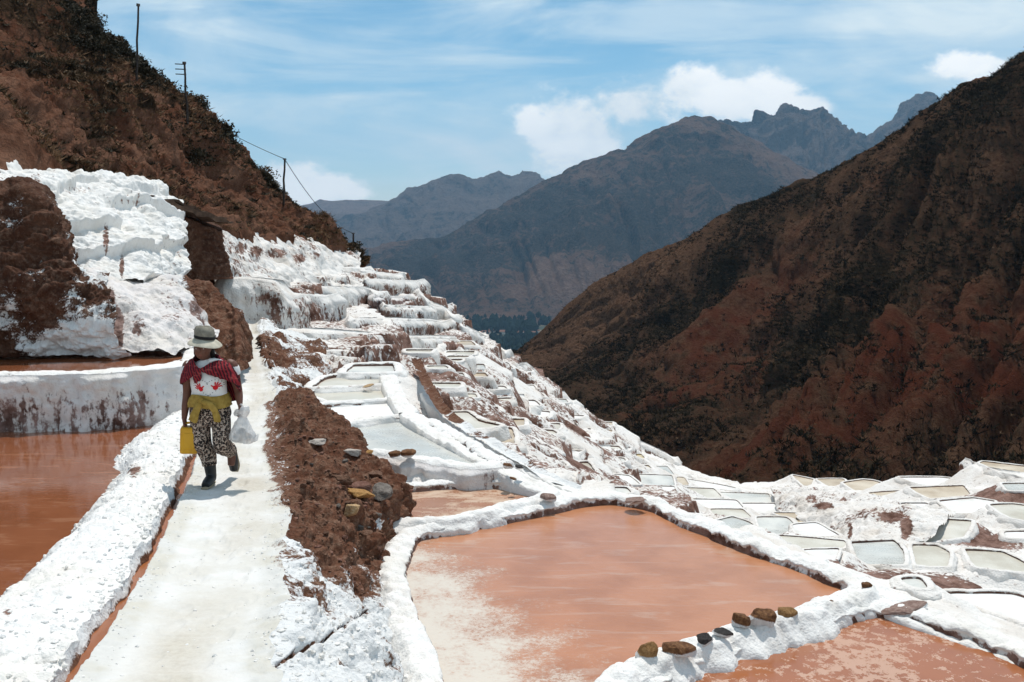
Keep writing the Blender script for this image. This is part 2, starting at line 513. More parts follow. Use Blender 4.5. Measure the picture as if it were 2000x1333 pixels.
def plain(name, col, rough=0.8, var=0.25, scale=20.0, spec=0.2, bumpd=0.0, metal=0.0):
    m, t, bs = material(name)
    tc = t.new('ShaderNodeTexCoord').outputs['Object']
    n = t.noise(tc, scale, 5, 0.65)
    t.put(bs.inputs['Base Color'], t.mix(t.ss(n, 0.3, 0.7), tuple(c * (1 - var) for c in col[:3]) + (1,), tuple(min(1, c * (1 + var)) for c in col[:3]) + (1,)))
    bs.inputs['Roughness'].default_value = rough
    bs.inputs['Specular IOR Level'].default_value = spec
    bs.inputs['Metallic'].default_value = metal
    if bumpd: t.put(bs.inputs['Normal'], t.bump(n, 0.8, bumpd))
    return m
def rock(name, a, b, salt=0.0):
    m, t, bs = material(name)
    tc = t.new('ShaderNodeTexCoord').outputs['Object']
    n = t.noise(tc, 9, 7, 0.7)
    n2 = t.noise(tc, 30, 5, 0.7)
    c = t.mix(t.ss(n, 0.35, 0.65), a, b)
    c = t.mix(t.ss(n2, 0.55, 0.75, 0, 0.5), c, (a[0] * .35, a[1] * .35, a[2] * .35, 1))
    if salt:
        sx = t.new('ShaderNodeSeparateXYZ'); t.put(sx.inputs[0], t.pos())
        tz = t.new('ShaderNodeSeparateXYZ'); t.put(tz.inputs[0], tc)
        hh = t.math('ADD', tz.outputs[2], t.math('MULTIPLY', t.math('SUBTRACT', n2, 0.5), 0.14))
        c = t.mix(t.ss(hh, -0.01, -0.05 , 0, salt), c, (0.78, 0.78, 0.77, 1))
    t.put(bs.inputs['Base Color'], c)
    t.put(bs.inputs['Normal'], t.bump(t.math('ADD', n, t.math('MULTIPLY', n2, 0.4)), 1.0, 0.02))
    bs.inputs['Roughness'].default_value = 0.9
rock('stone_brown', (0.12, 0.055, 0.03, 1), (0.21, 0.12, 0.08, 1))
rock('stone_red', (0.14, 0.058, 0.04, 1), (0.24, 0.13, 0.095, 1))
rock('stone_grey', (0.12, 0.10, 0.085, 1), (0.23, 0.20, 0.175, 1))
rock('stone_pale', (0.42, 0.36, 0.31, 1), (0.58, 0.52, 0.46, 1))
rock('stone_ochre', (0.27, 0.13, 0.035, 1), (0.48, 0.27, 0.10, 1))
rock('stone_tan', (0.42, 0.25, 0.11, 1), (0.56, 0.40, 0.24, 1))
rock('rock_rust', (0.10, 0.04, 0.018, 1), (0.25, 0.125, 0.055, 1), 0.9)
rock('rock_dark', (0.025, 0.022, 0.022, 1), (0.07, 0.062, 0.058, 1), 0.95)
rock('rock_ochre', (0.22, 0.11, 0.035, 1), (0.36, 0.21, 0.09, 1), 0.9)
rock('rock_salted', (0.20, 0.12, 0.095, 1), (0.36, 0.26, 0.22, 1), 0.9)
plain('wood_pole', (0.045, 0.036, 0.032), 0.9, 0.4, 8)
plain('wood_plank', (0.10, 0.062, 0.043), 0.9, 0.45, 6, bumpd=0.01)
plain('cable', (0.02, 0.02, 0.022), 0.6, 0.1)
plain('insulator', (0.09, 0.08, 0.075), 0.5, 0.1)
plain('leaf_dark', (0.030, 0.024, 0.013), 0.85, 0.5, 3)
plain('leaf_dry', (0.088, 0.054, 0.027), 0.9, 0.4, 3)
plain('leaf_right', (0.030, 0.023, 0.014), 0.95, 0.55, 0.2, spec=0.0)
plain('grass_right', (0.115, 0.072, 0.043), 0.9, 0.4, 0.3, spec=0.0)
plain('grass_dry', (0.15, 0.085, 0.045), 0.9, 0.4, 0.8)
plain('twig', (0.06, 0.04, 0.028), 0.9, 0.3)
plain('far_trees', (0.014, 0.022, 0.016), 0.95, 0.4, 0.02, spec=0.0)
plain('house_wall', (0.62, 0.58, 0.52), 0.9, 0.1, 0.2)
plain('house_roof', (0.20, 0.10, 0.07), 0.9, 0.2, 0.2)
plain('skin', (0.135, 0.055, 0.034), 0.55, 0.12, 12, 0.35)
plain('hair', (0.012, 0.009, 0.008), 0.5, 0.2)
plain('hat_felt', (0.50, 0.46, 0.37), 0.9, 0.18, 14)
plain('hat_grey', (0.20, 0.185, 0.15), 0.9, 0.3, 16)
plain('hat_band', (0.012, 0.011, 0.012), 0.7, 0.1)
plain('shirt_white', (0.70, 0.70, 0.69), 0.9, 0.05, 9)
plain('print_red', (0.52, 0.015, 0.022), 0.8, 0.08)
plain('print_black', (0.015, 0.015, 0.02), 0.8, 0.05)
plain('rubber', (0.014, 0.016, 0.017), 0.45, 0.35, 18, 0.4)
plain('sole', (0.30, 0.25, 0.17), 0.8, 0.15)
plain('eye_white', (0.5, 0.47, 0.43), 0.4, 0.05)
plain('lips', (0.20, 0.06, 0.045), 0.5, 0.1)
# shawl: woven red with dark and pink bands
m, t, bs = material('shawl_red')
tc = t.new('ShaderNodeTexCoord').outputs['Object']
wv = t.new('ShaderNodeTexWave'); wv.inputs['Scale'].default_value = 13; wv.inputs['Distortion'].default_value = 5.0; wv.inputs['Detail'].default_value = 3
t.put(wv.inputs['Vector'], t.mapping(tc, (1, 1, 0.7), rot=(0, 0.5, 0)))
wv2 = t.noise(t.mapping(tc, (14, 14, 60), rot=(0, 0.6, 0)), 1.0, 4)
c = t.mix(t.ss(wv.outputs['Fac'], 0.3, 0.75), (0.042, 0.007, 0.012, 1), (0.25, 0.018, 0.026, 1))
c = t.mix(t.ss(wv2, 0.56, 0.66, 0, 0.6), c, (0.35, 0.10, 0.085, 1))
t.put(bs.inputs['Base Color'], c); bs.inputs['Roughness'].default_value = 0.95
t.put(bs.inputs['Normal'], t.bump(wv.outputs['Fac'], 0.4, 0.01))
# jacket
m, t, bs = material('jacket_mustard')
tc = t.new('ShaderNodeTexCoord').outputs['Object']
n = t.noise(tc, 22, 5)
t.put(bs.inputs['Base Color'], t.mix(t.ss(n, .3, .7), (0.27, 0.175, 0.035, 1), (0.38, 0.255, 0.06, 1)))
t.put(bs.inputs['Normal'], t.bump(t.noise(t.mapping(tc, (1, 1, 0.35)), 26, 3), 0.7, 0.02)); bs.inputs['Roughness'].default_value = 0.9
# leopard print
m, t, bs = material('leopard_print')
tc = t.new('ShaderNodeTexCoord').outputs['Object']
wp = t.vmath('ADD', tc, t.vscale(t.new('ShaderNodeTexNoise').outputs['Color'], 0.02))
vv = t.voro(wp, 44, 'F1')
brk = t.noise(tc, 60, 2)
ring = t.math('MULTIPLY', t.ss(vv, 0.18, 0.28), t.ss(vv, 0.74, 0.58))
ring = t.math('MULTIPLY', ring, t.ss(brk, 0.36, 0.48))
c = t.mix(t.ss(vv, 0.30, 0.22), (0.44, 0.345, 0.28, 1), (0.20, 0.11, 0.075, 1))
c = t.mix(ring, c, (0.012, 0.010, 0.010, 1))
t.put(bs.inputs['Base Color'], c); bs.inputs['Roughness'].default_value = 0.9
t.put(bs.inputs['Normal'], t.bump(t.noise(t.mapping(tc, (1, 1, 0.4)), 14, 4), 0.6, 0.03))
# yellow plastic can
m, t, bs = material('plastic_yellow')
tc = t.new('ShaderNodeTexCoord').outputs['Object']
n = t.noise(tc, 9, 6, 0.7)
t.put(bs.inputs['Base Color'], t.mix(t.ss(n, .45, .75), (0.62, 0.32, 0.008, 1), (0.46, 0.22, 0.012, 1)))
bs.inputs['Roughness'].default_value = 0.42; bs.inputs['Specular IOR Level'].default_value = 0.4
plain('plastic_cap', (0.03, 0.03, 0.03), 0.5, 0.1)
# thin translucent bag
m = bpy.data.materials.new('bag_film'); m.use_nodes = True; MATS['bag_film'] = m
t = NT(m.node_tree); t.n.clear()
out = t.new('ShaderNodeOutputMaterial')
df = t.new('ShaderNodeBsdfDiffuse'); df.inputs[0].default_value = (0.80, 0.80, 0.80, 1)
tl = t.new('ShaderNodeBsdfTranslucent'); tl.inputs[0].default_value = (0.85, 0.85, 0.85, 1)
gl = t.new('ShaderNodeBsdfGlossy'); gl.inputs['Roughness'].default_value = 0.22
tr = t.new('ShaderNodeBsdfTransparent')
ms = t.new('ShaderNodeMixShader'); ms.inputs[0].default_value = 0.5
t.l.new(df.outputs[0], ms.inputs[1]); t.l.new(tl.outputs[0], ms.inputs[2])
ms2 = t.new('ShaderNodeMixShader'); ms2.inputs[0].default_value = 0.12
t.l.new(ms.outputs[0], ms2.inputs[1]); t.l.new(gl.outputs[0], ms2.inputs[2])
ms3 = t.new('ShaderNodeMixShader')
tc = t.new('ShaderNodeTexCoord').outputs['Object']
t.put(ms3.inputs[0], t.ss(t.noise(t.mapping(tc, (1, 1, 0.4)), 16, 5, 0.6), 0.35, 0.65, 0.16, 0.5))
t.l.new(ms2.outputs[0], ms3.inputs[1]); t.l.new(tr.outputs[0], ms3.inputs[2])
t.l.new(ms3.outputs[0], out.inputs[0])
plain('bag_goods', (0.45, 0.40, 0.36), 0.7, 0.3, 14)

# ------------------------------------------------------------------ the salt hillside: base surface through points of known depth
CTRL = [  # photograph pixel, distance ahead in metres
    (690, 500, 42), (800, 550, 43), (880, 615, 45), (960, 670, 47), (1040, 715, 49), (1110, 770, 50), (1200, 850, 50), (1320, 910, 50), (1500, 958, 47),
    (600, 515, 38), (500, 515, 34), (440, 515, 32), (500, 550, 29), (600, 560, 31), (700, 563, 34), (560, 578, 28), (480, 645, 25.5), (600, 650, 25.5), (700, 655, 27), (720, 600, 32), (640, 625, 28.5),
    (780, 600, 36), (760, 640, 31), (800, 663, 30), (880, 660, 36), (720, 712, 23.2), (640, 735, 21.5), (600, 770, 19), (760, 780, 18),
    (820, 690, 28), (830, 740, 23.5), (890, 695, 30), (900, 755, 24.5), (980, 735, 34), (960, 785, 28), (930, 825, 21), (960, 860, 19.5), (1025, 725, 45),
    (850, 830, 17.5), (1030, 830, 26), (1060, 810, 34), (1060, 870, 24), (1130, 815, 40), (1150, 845, 33), (1180, 840, 44), (1080, 920, 19), (1145, 915, 25), (1250, 900, 38), (1200, 935, 26),
    (1270, 940, 30), (1300, 920, 40), (1290, 975, 24), (1360, 965, 31), (1400, 985, 27), (1430, 1030, 20.5), (1460, 970, 33), (1530, 1000, 29), (1520, 1030, 22.5), (1590, 1035, 21.5), (1600, 1065, 19),
    (1620, 1085, 17.5), (1715, 1082, 18.2), (1820, 1085, 18.4), (1940, 1095, 18), (1830, 1035, 22), (1700, 1040, 23), (1650, 975, 31), (1570, 942, 41), (1620, 945, 39), (1700, 950, 36), (1830, 962, 31), (1900, 985, 27),
    (1980, 1005, 25), (1960, 915, 31), (1820, 940, 38), (1790, 1140, 14.6), (1930, 1170, 13.8), (2000, 1200, 13),
    (1200, 990, 12.8), (1450, 1090, 11.4), (1650, 1160, 10.2), (1900, 1260, 9.4), (1000, 960, 13.6), (1060, 935, 16)]
cp = np.array([P(*c) for c in CTRL])
# ground that the photograph does not show: under and behind the camera, under the path and beyond the frame
cp = np.vstack([cp, [(0, 0, -1.75), (-2, 0, -1.7), (3, 0, -2.6), (0, 4, -2.9), (2.5, 5, -3.9), (-1, 8, -3.9), (0, 9, -4.1), (2.5, 9, -4.3), (-3, 12, -3.5), (-5, 17, -3.3), (-6.5, 22, -3.2), (-9, 26, -2.8),
                     (8, 3, -5.2), (14, 10, -7.5), (22, 22, -9.0), (26, 34, -11.0), (0, -8, -1.4), (-8, -6, -1.2), (8, -6, -4), (18, 50, -15.0), (10, 58, -17.0), (2, 60, -13.5), (-6, 56, -8.0), (-12, 44, -2.4), (-12, 56, -4)]])
def tps(r): return np.where(r > 1e-9, r * r * np.log(r + 1e-12), 0)
def fit(pts, lam=0.15):
    n = len(pts); xy = pts[:, :2]
    K = tps(np.linalg.norm(xy[:, None] - xy[None], axis=-1)) + lam * np.eye(n) * 10
    A = np.zeros((n + 3, n + 3)); A[:n, :n] = K; A[:n, n] = 1; A[:n, n + 1:] = xy; A[n, :n] = 1; A[n + 1:, :n] = xy.T
    b = np.concatenate([pts[:, 2], np.zeros(3)])
    return np.linalg.solve(A, b)
_wt = fit(cp)
def base_z(x, y):
    x = np.asarray(x, float); y = np.asarray(y, float); sh = x.shape
    q = np.stack([x.ravel(), y.ravel()], -1); out = np.empty(len(q))
    for a in range(0, len(q), 20000):
        s = q[a:a + 20000]
        out[a:a + 20000] = tps(np.linalg.norm(s[:, None] - cp[None, :, :2], axis=-1)) @ _wt[:-3] + _wt[-3] + s @ _wt[-2:]
    return out.reshape(sh)
_dd = np.linspace(8.5, 62, 600)
def hit(px, py):
    """where the ray of a pixel meets the base surface (its last crossing from above before it leaves)"""
    a, b = ray(px, py)
    f = b * _dd - base_z(a * _dd, _dd)
    k = np.where((f[:-1] > 0) & (f[1:] <= 0))[0]
    if len(k) == 0:
        k = [int(np.argmin(np.abs(f)))]
    # the crossing closest to the depth suggested by the nearest control points
    c = np.array([(q[0], q[1]) for q in CTRL], float); dd = np.array([q[2] for q in CTRL], float)
    wgt = 1 / (((c - (px, py)) ** 2).sum(1) + 60) ** 1.5
    dh = math.exp((wgt * np.log(dd)).sum() / wgt.sum())
    d = min((_dd[i] for i in k), key=lambda v: abs(math.log(v / dh)))
    d = 0.5 * d + 0.5 * dh if abs(math.log(d / dh)) > 0.25 else d
    return np.array([a * d, d, b * d])

# ------------------------------------------------------------------ brown hill above the pans
def plane_d(px, py):
    a, b = ray(px, py)          # hillside z = 0.8 * (-9 - x), running along the view
    return -7.2 / (b + 0.8 * a)
base_l = [(-420, 215), (-200, 262), (0, 318), (110, 352), (280, 388), (420, 455), (540, 472), (660, 492), (705, 508)]
sky_l = [(-420, -560), (-60, -230), (120, -45), (225, 100), (340, 192), (410, 272), (490, 335), (580, 408), (695, 500)]
def lh(pts): return np.array([P(a, b, min(plane_d(a, b), 75)) for a, b in pts])
Lb = lh(base_l); Ls = lh(sky_l)
lines = [Lb + np.array([(3.5, -2, -4.5)] * 3 + [(2.0, -1, -4.0), (0.6, 0, -3.5), (0.2, 0.6, -3.5), (0.2, 0.6, -3.5), (0.2, 0.6, -3.5), (0.2, 0.6, -3.5)])]
for f in (0, .33, .66, 1):
    lines.append(lh([(a[0] * (1 - f) + b[0] * f, a[1] * (1 - f) + b[1] * f) for a, b in zip(base_l, sky_l)]))
lines.append(Ls + (-3.0, 7.0, -0.8)); lines.append(Ls + (-8, 20, -8)); lines.append(Ls + (-12, 45, -25))
G = loft(lines, 520, 420)
N = grid_normals(G)
n_ = 1.0 * (ridged(G * (0.11, 0.11, 0.07), 5) - 0.5) * 2.0 + 0.9 * fbm(G * 0.22, 4) + 0.55 * fbm(G * 1.0, 4) + 0.34 * ridged(G * (1.6, 1.6, 2.4), 4)
vv = np.linspace(0, 7, 420)[None, :]
fade = sstep(vv, 0.6, 1.6) * 0.85 + 0.15
G = G - N * (n_ * fade)[..., None] * np.sign(N[..., 2:3])  * -1
vegv = sstep(vv, 1.5, 3.0) * 0.62 + 0.7 * fbm(G * 0.16, 4) + 0.02
hill_left = grid_obj('hill', G, 'hill_left', extra={'veg': vegv, 'red': vegv * 0})
tag(hill_left, kind='structure')
HL = G

# ------------------------------------------------------------------ dark hill across the ravine
bot = [(940, 700, 360), (1060, 790, 270), (1180, 900, 190), (1330, 985, 135), (1520, 1025, 105), (1760, 1060, 92), (2050, 1040, 84), (2400, 1060, 76)]
m1 = [(985, 690, 370), (1110, 720, 300), (1250, 800, 225), (1420, 850, 172), (1600, 850, 142), (1800, 800, 128), (2050, 780, 118), (2400, 760, 108)]
m2 = [(1010, 690, 372), (1130, 640, 325), (1290, 650, 268), (1480, 640, 222), (1660, 580, 190), (1850, 500, 172), (2060, 430, 158), (2420, 330, 150)]
top = [(1035, 682, 372), (1150, 568, 345), (1300, 492, 310), (1500, 402, 278), (1680, 318, 246), (1850, 205, 226), (2020, 120, 205), (2440, -110, 200)]
lines = [np.array([P(*c) for c in l]) for l in (bot, m1, m2, top)]
lines = [lines[0] + (0, -6, -14)] + lines
T = lines[-1]
lines += [T + (14, 26, -4), T + (60, 70, -22), T + (120, 140, -70)]
G = loft(lines, 640, 420)
N = grid_normals(G); N *= np.sign(N[..., 2:3])
vv = np.linspace(0, 7, 420)[None, :]
fd = (sstep(vv, 0.0, 1.0) * 0.7 + 0.3) * (0.25 + 0.75 * sstep(np.linspace(0, 1, 640)[:, None], 0.02, 0.30))
# gullies running down the slope: along the loft's own first axis they are narrow
uu = np.linspace(0, 1, 640)[:, None]
gul = ridged(np.stack(np.broadcast_arrays(uu * 11 - 1.0 * vv, vv * 0.5, vv * 0), -1) + fbm(G * 0.02, 3)[..., None] * 0.8, 4)
n_ = -13.0 * (gul - 0.62) * (1 - 0.75 * sstep(vv, 3.3, 4.0)) + 4.0 * fbm(G * 0.04, 3) * (1 - 0.6 * sstep(vv, 3.3, 4.0)) + 1.1 * fbm(G * 0.2, 4) + 0.7 * ridged(G * 0.5, 4)
G = G + N * (n_ * fd)[..., None]
def blob2(G, px, py, d, r):
    q = np.array(P(px, py, d)); return np.exp(-((G - q) ** 2).sum(-1) / (r * r))
redv = 0
for (px, py, d, r) in [(1450, 900, 140, 14), (1380, 930, 128, 12), (1520, 920, 122, 9), (1420, 700, 185, 16), (1500, 560, 230, 18), (1320, 760, 205, 16), (1850, 640, 138, 13), (1900, 600, 140, 12), (1650, 800, 140, 13), (1760, 745, 132, 12), (1960, 740, 122, 8), (1400, 640, 215, 12)]:
    redv = redv + blob2(G, px, py, d, r)
redv = np.clip(redv * 0.75 + 0.55 * fbm(G * 0.09, 4) - 0.12, 0, 0.9) * np.clip(0.7 + 1.2 * fbm(G * 0.35, 3), 0, 1)
vegv = 0.52 + 0.35 * fbm(G * 0.035, 3) - 0.55 * np.clip(redv, 0, 1)
for (px, py, d, r) in [(1200, 640, 310, 30), (1150, 640, 330, 25), (1260, 600, 320, 30), (1330, 540, 310, 26)]:
    vegv = vegv - 0.35 * blob2(G, px, py, d, r)  # less scrub tone: sunlit look of the left-hand ridges painted into the colour
hill_right = grid_obj('hill', G, 'hill_right', extra={'veg': vegv, 'red': np.clip(redv, 0, 1)})
tag(hill_right, kind='structure')
HR = G; HRveg = vegv

# ------------------------------------------------------------------ mountains
def mountain(top, foot_d, foot_z, mat, amp, fr, nu=420, nv=200, jag=0.0, back=900, veg=0.5, mid_sag=0.0, gull=1.0, soft=0.35):
    T = np.array([P(*c) for c in top]); k = len(T)
    Fo = np.array([(t_[0] * foot_d / t_[1] if not isinstance(foot_d, (list, tuple)) else t_[0] * fd_ / t_[1], fd_, foot_z) for t_, fd_ in zip(T, foot_d if isinstance(foot_d, (list, tuple)) else [foot_d] * k)])
    lines = [Fo + (0, -0.02, -60), Fo]
    for f in (0.3, 0.6, 0.85):
        q = Fo * (1 - f) + T * f; q[:, 2] -= mid_sag * math.sin(f * math.pi)
        lines.append(q)
    lines.append(T)
    B = T.copy(); B[:, 1] += 160; B[:, 2] -= 45
    B2 = T.copy(); B2[:, 1] += back; B2[:, 2] -= 420
    lines += [B, B2]
    G = loft(lines, nu, nv)
    N = grid_normals(G); N *= np.sign(N[..., 2:3])
    vv = np.linspace(0, len(lines) - 1, nv)[None, :]; uu = np.linspace(0, 1, nu)[:, None]
    near = np.exp(-((vv - 5) / soft) ** 2)
    g = ridged(np.stack(np.broadcast_arrays(uu * k * 0.9 * gull + 0.55 * vv, vv * 0.42, 0 * vv + 3), -1) + 0.5 * fbm(G * fr * 0.6, 3)[..., None], 5) - 0.6
    n_ = amp * (-0.9 * g * (1 - 0.9 * near) + 1.3 * (ridged(G * fr * (1, 1, .6) * 1.3, 5) - .55) * (1 - 0.85 * near) + 0.30 * ridged(G * fr * 4, 4) - 0.15)
    G = G + N * (n_ * sstep(vv, 1.0, 1.9))[..., None]
    if jag:
        G[..., 2] += jag * near * (ridged(np.stack([G[..., 0] * 0.006, G[..., 0] * 0, G[..., 1] * 0.001], -1), 4) - 0.55) * 2
    o = grid_obj('mountain', G, mat, extra={'veg': veg + 0.45 * fbm(G * fr * 0.7, 3), 'red': G[..., 0] * 0})
    tag(o, kind='structure')
    return G
VZ = -275.0
mountain([(300, 520, 4300), (560, 520, 4100), (700, 492, 4000), (780, 474, 3900), (870, 462, 3850), (940, 428, 3800), (1000, 398, 3800), (1065, 362, 3800), (1150, 322, 3800), (1230, 292, 3800), (1290, 256, 3850), (1355, 240, 3900), (1420, 252, 3950), (1500, 300, 3900), (1620, 350, 3800), (1800, 390, 3700), (2100, 430, 3600), (2500, 470, 3500)],
         2650, VZ, 'mountain', 80, 0.0017, 560, 300, veg=0.46, gull=1.2, soft=0.75)
mountain([(1200, 420, 5200), (1330, 330, 5200), (1400, 262, 5200), (1425, 243, 5200), (1455, 248, 5200), (1480, 240, 5200), (1510, 228, 5200), (1545, 214, 5200), (1570, 220, 5200), (1598, 214, 5200), (1622, 222, 5200), (1640, 232, 5200), (1655, 252, 5200), (1680, 262, 5200), (1710, 262, 5400), (1745, 240, 5600), (1775, 214, 5700), (1803, 190, 5800), (1836, 194, 5800), (1880, 240, 5800), (2000, 330, 5800), (2300, 380, 5600)],
         4300, VZ, 'mountain_rock', 95, 0.0020, 620, 240, jag=46, veg=0.5, gull=1.2)
mountain([(300, 470, 6500), (480, 440, 6500), (600, 425, 6400), (690, 420, 6300), (745, 400, 6300), (790, 376, 6300), (830, 358, 6300), (890, 343, 6300), (935, 352, 6400), (972, 346, 6400), (998, 352, 6500), (1020, 347, 6500), (1046, 345, 6500), (1064, 357, 6500), (1090, 385, 6500), (1200, 430, 6500), (1400, 470, 6500)],
         4700, VZ, 'mountain_rock', 75, 0.0018, 460, 220, jag=14, veg=0.42, soft=0.6)
mountain([(100, 440, 8200), (400, 425, 8200), (560, 406, 8200), (600, 399, 8200), (650, 393, 8200), (720, 391, 8200), (800, 400, 8200), (900, 440, 8200), (1100, 470, 8200)],
         6800, VZ, 'mountain', 45, 0.0012, 260, 120, veg=0.3)
# valley floor reaching under all the mountains
G = np.stack(np.meshgrid(np.linspace(-9000, 9000, 90), np.concatenate([np.linspace(900, 4500, 90), np.linspace(4700, 12000, 30)]), indexing='ij') , -1)
G = np.concatenate([G, np.full(G.shape[:2] + (1,), VZ)], -1); G[..., 2] += 4 * fbm(G * 0.004, 3)
tag(grid_obj('valley_floor', G, 'valley', mud=G[..., 0] * 0), kind='structure')
# slopes of the ravine between the pans and the valley
L0 = np.array([(-60, 62, -10), (-12, 63, -9), (2, 64, -15), (10, 63, -18.5), (20, 56, -17.5), (32, 46, -15), (60, 30, -14)], float)
L1 = np.array([(-60, 120, -45), (-10, 110, -40), (6, 100, -38), (16, 92, -34), (30, 80, -31), (44, 66, -30), (80, 50, -28)], float)
L2 = np.array([(-200, 420, -170), (-20, 380, -150), (0, 350, -120), (30, 300, -100), (80, 200, -80), (120, 150, -70), (160, 120, -60)], float)
L3 = np.array([(-900, 1300, -278), (-200, 1300, -278), (0, 1300, -278), (200, 1300, -278), (420, 1200, -278), (600, 1000, -278), (800, 700, -278)], float)
G = loft([L0, L1, L2, L3], 200, 140, linear=True)
G[..., 2] += fbm(G * 0.05, 4) * np.linspace(0.3, 9, 140)[None, :] * 0.5
tag(grid_obj('ravine_slope', G, 'hill_right', extra={'veg': 0.5 + 0 * G[..., 0], 'red': 0.2 + 0 * G[..., 0]}), kind='structure')

# ------------------------------------------------------------------ salt pans
def chaikin(p, n=2):
    p = np.asarray(p, float)
    for _ in range(n):
        q = np.roll(p, -1, 0)
        p = np.stack([0.75 * p + 0.25 * q, 0.25 * p + 0.75 * q], 1).reshape(-1, p.shape[1])
    return p
def soft_corners(p, r=0.22):
    p = np.asarray(p, float); out = []
    for a, b, c in zip(np.roll(p, 1, 0), p, np.roll(p, -1, 0)):
        la = np.linalg.norm(a - b); lc = np.linalg.norm(c - b)
        out.append(b + (a - b) / la * min(r, la * 0.35)); out.append(b + (c - b) / lc * min(r, lc * 0.35))
    return chaikin(np.array(out), 2)
PANS = []       # outline, level, rim width: the ground is fitted to them afterwards
def closed_resample(p, sp):
    q = np.vstack([p, p[:1]])
    s = np.concatenate([[0], np.cumsum(np.linalg.norm(np.diff(q, axis=0), axis=1))])
    n = max(24, int(s[-1] / sp)); t = np.linspace(0, s[-1], n, endpoint=False)
    return np.stack([np.interp(t, s, q[:, c]) for c in range(q.shape[1])], -1)
def ccw(p):
    x, y = p[:, 0], p[:, 1]
    a = (x * np.roll(y, -1) - np.roll(x, -1) * y).sum()
    return p if a > 0 else p[::-1]
def out_normals(p):
    t = np.roll(p, -2, 0) - np.roll(p, 2, 0)
    n = np.stack([t[:, 1], -t[:, 0]], -1)
    n /= np.linalg.norm(n, axis=1, keepdims=True) + 1e-9
    for _ in range(4): n = (np.roll(n, 1, 0) + n * 2 + np.roll(n, -1, 0)) / 4
    return n / (np.linalg.norm(n, axis=1, keepdims=True) + 1e-9)
PAN_LOG = []
def pan(pix, z, water, label, cat='salt pan', group=None, w=None, h=0.13, wd=0.9, slope=0.22, wamp=1.0, wall_mud=0.34, lump=1.0, name='salt_pan', salt='salt', dark=1.0, wallmat=None, poly=None, corner=2):
    """pix: outline of the brine in the photograph; z: its level, or None to take it from the hillside"""
    pix = np.asarray(pix, float) if pix is not None else None
    if poly is None:
        if z is None:
            c = pix.mean(0); z = float(hit(c[0], c[1])[2]) 
        poly = np.array([PZ(a, b, z)[:2] for a, b in pix])
    poly = ccw(np.asarray(poly, float))
    cen = poly.mean(0); dist = max(5.0, float(cen[1]))
    if w is None: w = 0.2
    lump = lump * min(1.0, w / 0.30)
    sp = float(np.clip(dist * 0.0021, 0.022, 0.10))
    PANS.append((poly, z, w, wd))
    ring = closed_resample(soft_corners(poly, 0.10 if w > 0.2 else 0.06), sp)
    wob = np.stack([ring[:, 0], ring[:, 1], ring[:, 0] * 0 + z], -1)
    nrm = out_normals(ring)
    ring = ring + nrm * (fbm(wob * 1.7, 3)[:, None] * 0.07 + fbm(wob * 7, 2)[:, None] * 0.02) * min(1.0, w / 0.25)
    n = len(ring)
    PAN_LOG.append((tuple(np.round(cen, 1)), round(z, 2), label))
    root = empty(name, (cen[0], cen[1], z), label, cat, group)
    # brine sheet
    V = np.column_stack([ring + nrm * 0.07, np.full(n, z)])
    me = bpy.data.meshes.new('brine')
    me.from_pydata([tuple(v) for v in V], [], [list(range(n))])
    add('brine', me, water, root)
    # rim
    wn = w * (1 + 0.28 * fbm(wob * 1.1 + 5, 3)); hn = h * (1 + 0.45 * fbm(wob * 1.5 + 9, 3))
    prof = [(-0.03, -0.05, 1.0), (0.0, -0.005, 1.0), (0.012, 0.30, 0.95), (0.02, 0.46, 0.62), (0.0, 0.58, .18), (0.10, 0.82, 0), (0.26, 0.97, 0), (0.45, 1.04, 0), (0.66, 1.0, 0.0), (0.85, 0.85, 0), (1.0, 0.52, 0.04)]
    nvr = len(prof)
    offs = np.stack([np.where(o < 0, o, o * wn) if abs(o) > 0.03 else np.full(n, o) for o, _, _ in prof], 1)
    hts = np.stack([hn * q if q > 0 else np.full(n, q) for _, q, _ in prof], 1)
    R = np.concatenate([ring[:, None, :] + nrm[:, None, :] * offs[..., None], (z + hts)[..., None]], -1)
    if dist < 26:      # denser across
        idx = np.linspace(0, nvr - 1, nvr * 2 - 1); i = np.clip(idx.astype(int), 0, nvr - 2); f = (idx - i)[None, :, None]
        R = R[:, i] * (1 - f) + R[:, i + 1] * f
    mudr = np.interp(np.linspace(0, nvr - 1, R.shape[1]), range(nvr), [q[2] for q in prof])[None, :] * (0.75 + 0.25 * fbm(R * 3, 2)) * dark
    lm = np.interp(np.linspace(0, nvr - 1, R.shape[1]), [0, 2, 4, nvr - 2, nvr - 1], [0, .15, 1, 1, .8])[None, :]
    amp = lump * (0.04 * worley(R * 8.0) + 0.022 * worley(R * 19) + 0.04 * fbm(R * 3.0, 3) - 0.02 if dist < 20 else 0.04 * worley(R * 6.0) + 0.03 * fbm(R * 3.0, 3) - 0.01)
    R2 = R + np.concatenate([nrm[:, None, :] * (0.35 * amp * lm)[..., None], (0.8 * amp * lm)[..., None]], -1)
    mudr = mudr + 0.30 * np.clip(fbm(R * 1.3 + 3, 3) - 0.2, 0, 1) + (0.16 + 0.3 * fbm(R * 2.5, 2) if dist > 14 else 0.03)
    grid_obj('rim', R2, salt, root, closed=True, mud=mudr)
    # wall below the rim
    nw = int(np.clip(wd / max(sp, 0.03), 6, 34))
    tt = np.linspace(0, 1, nw) ** 1.7
    top = R2[:, -1]
    drop = wd * tt[None, :]
    so = slope * (1 + 0.5 * fbm(wob * 0.9 + 2, 2))[:, None] * wd * tt[None, :] ** 0.8
    W = np.concatenate([top[:, None, :2] + nrm[:, None, :] * so[..., None], (top[:, None, 2] - drop)[..., None]], -1)
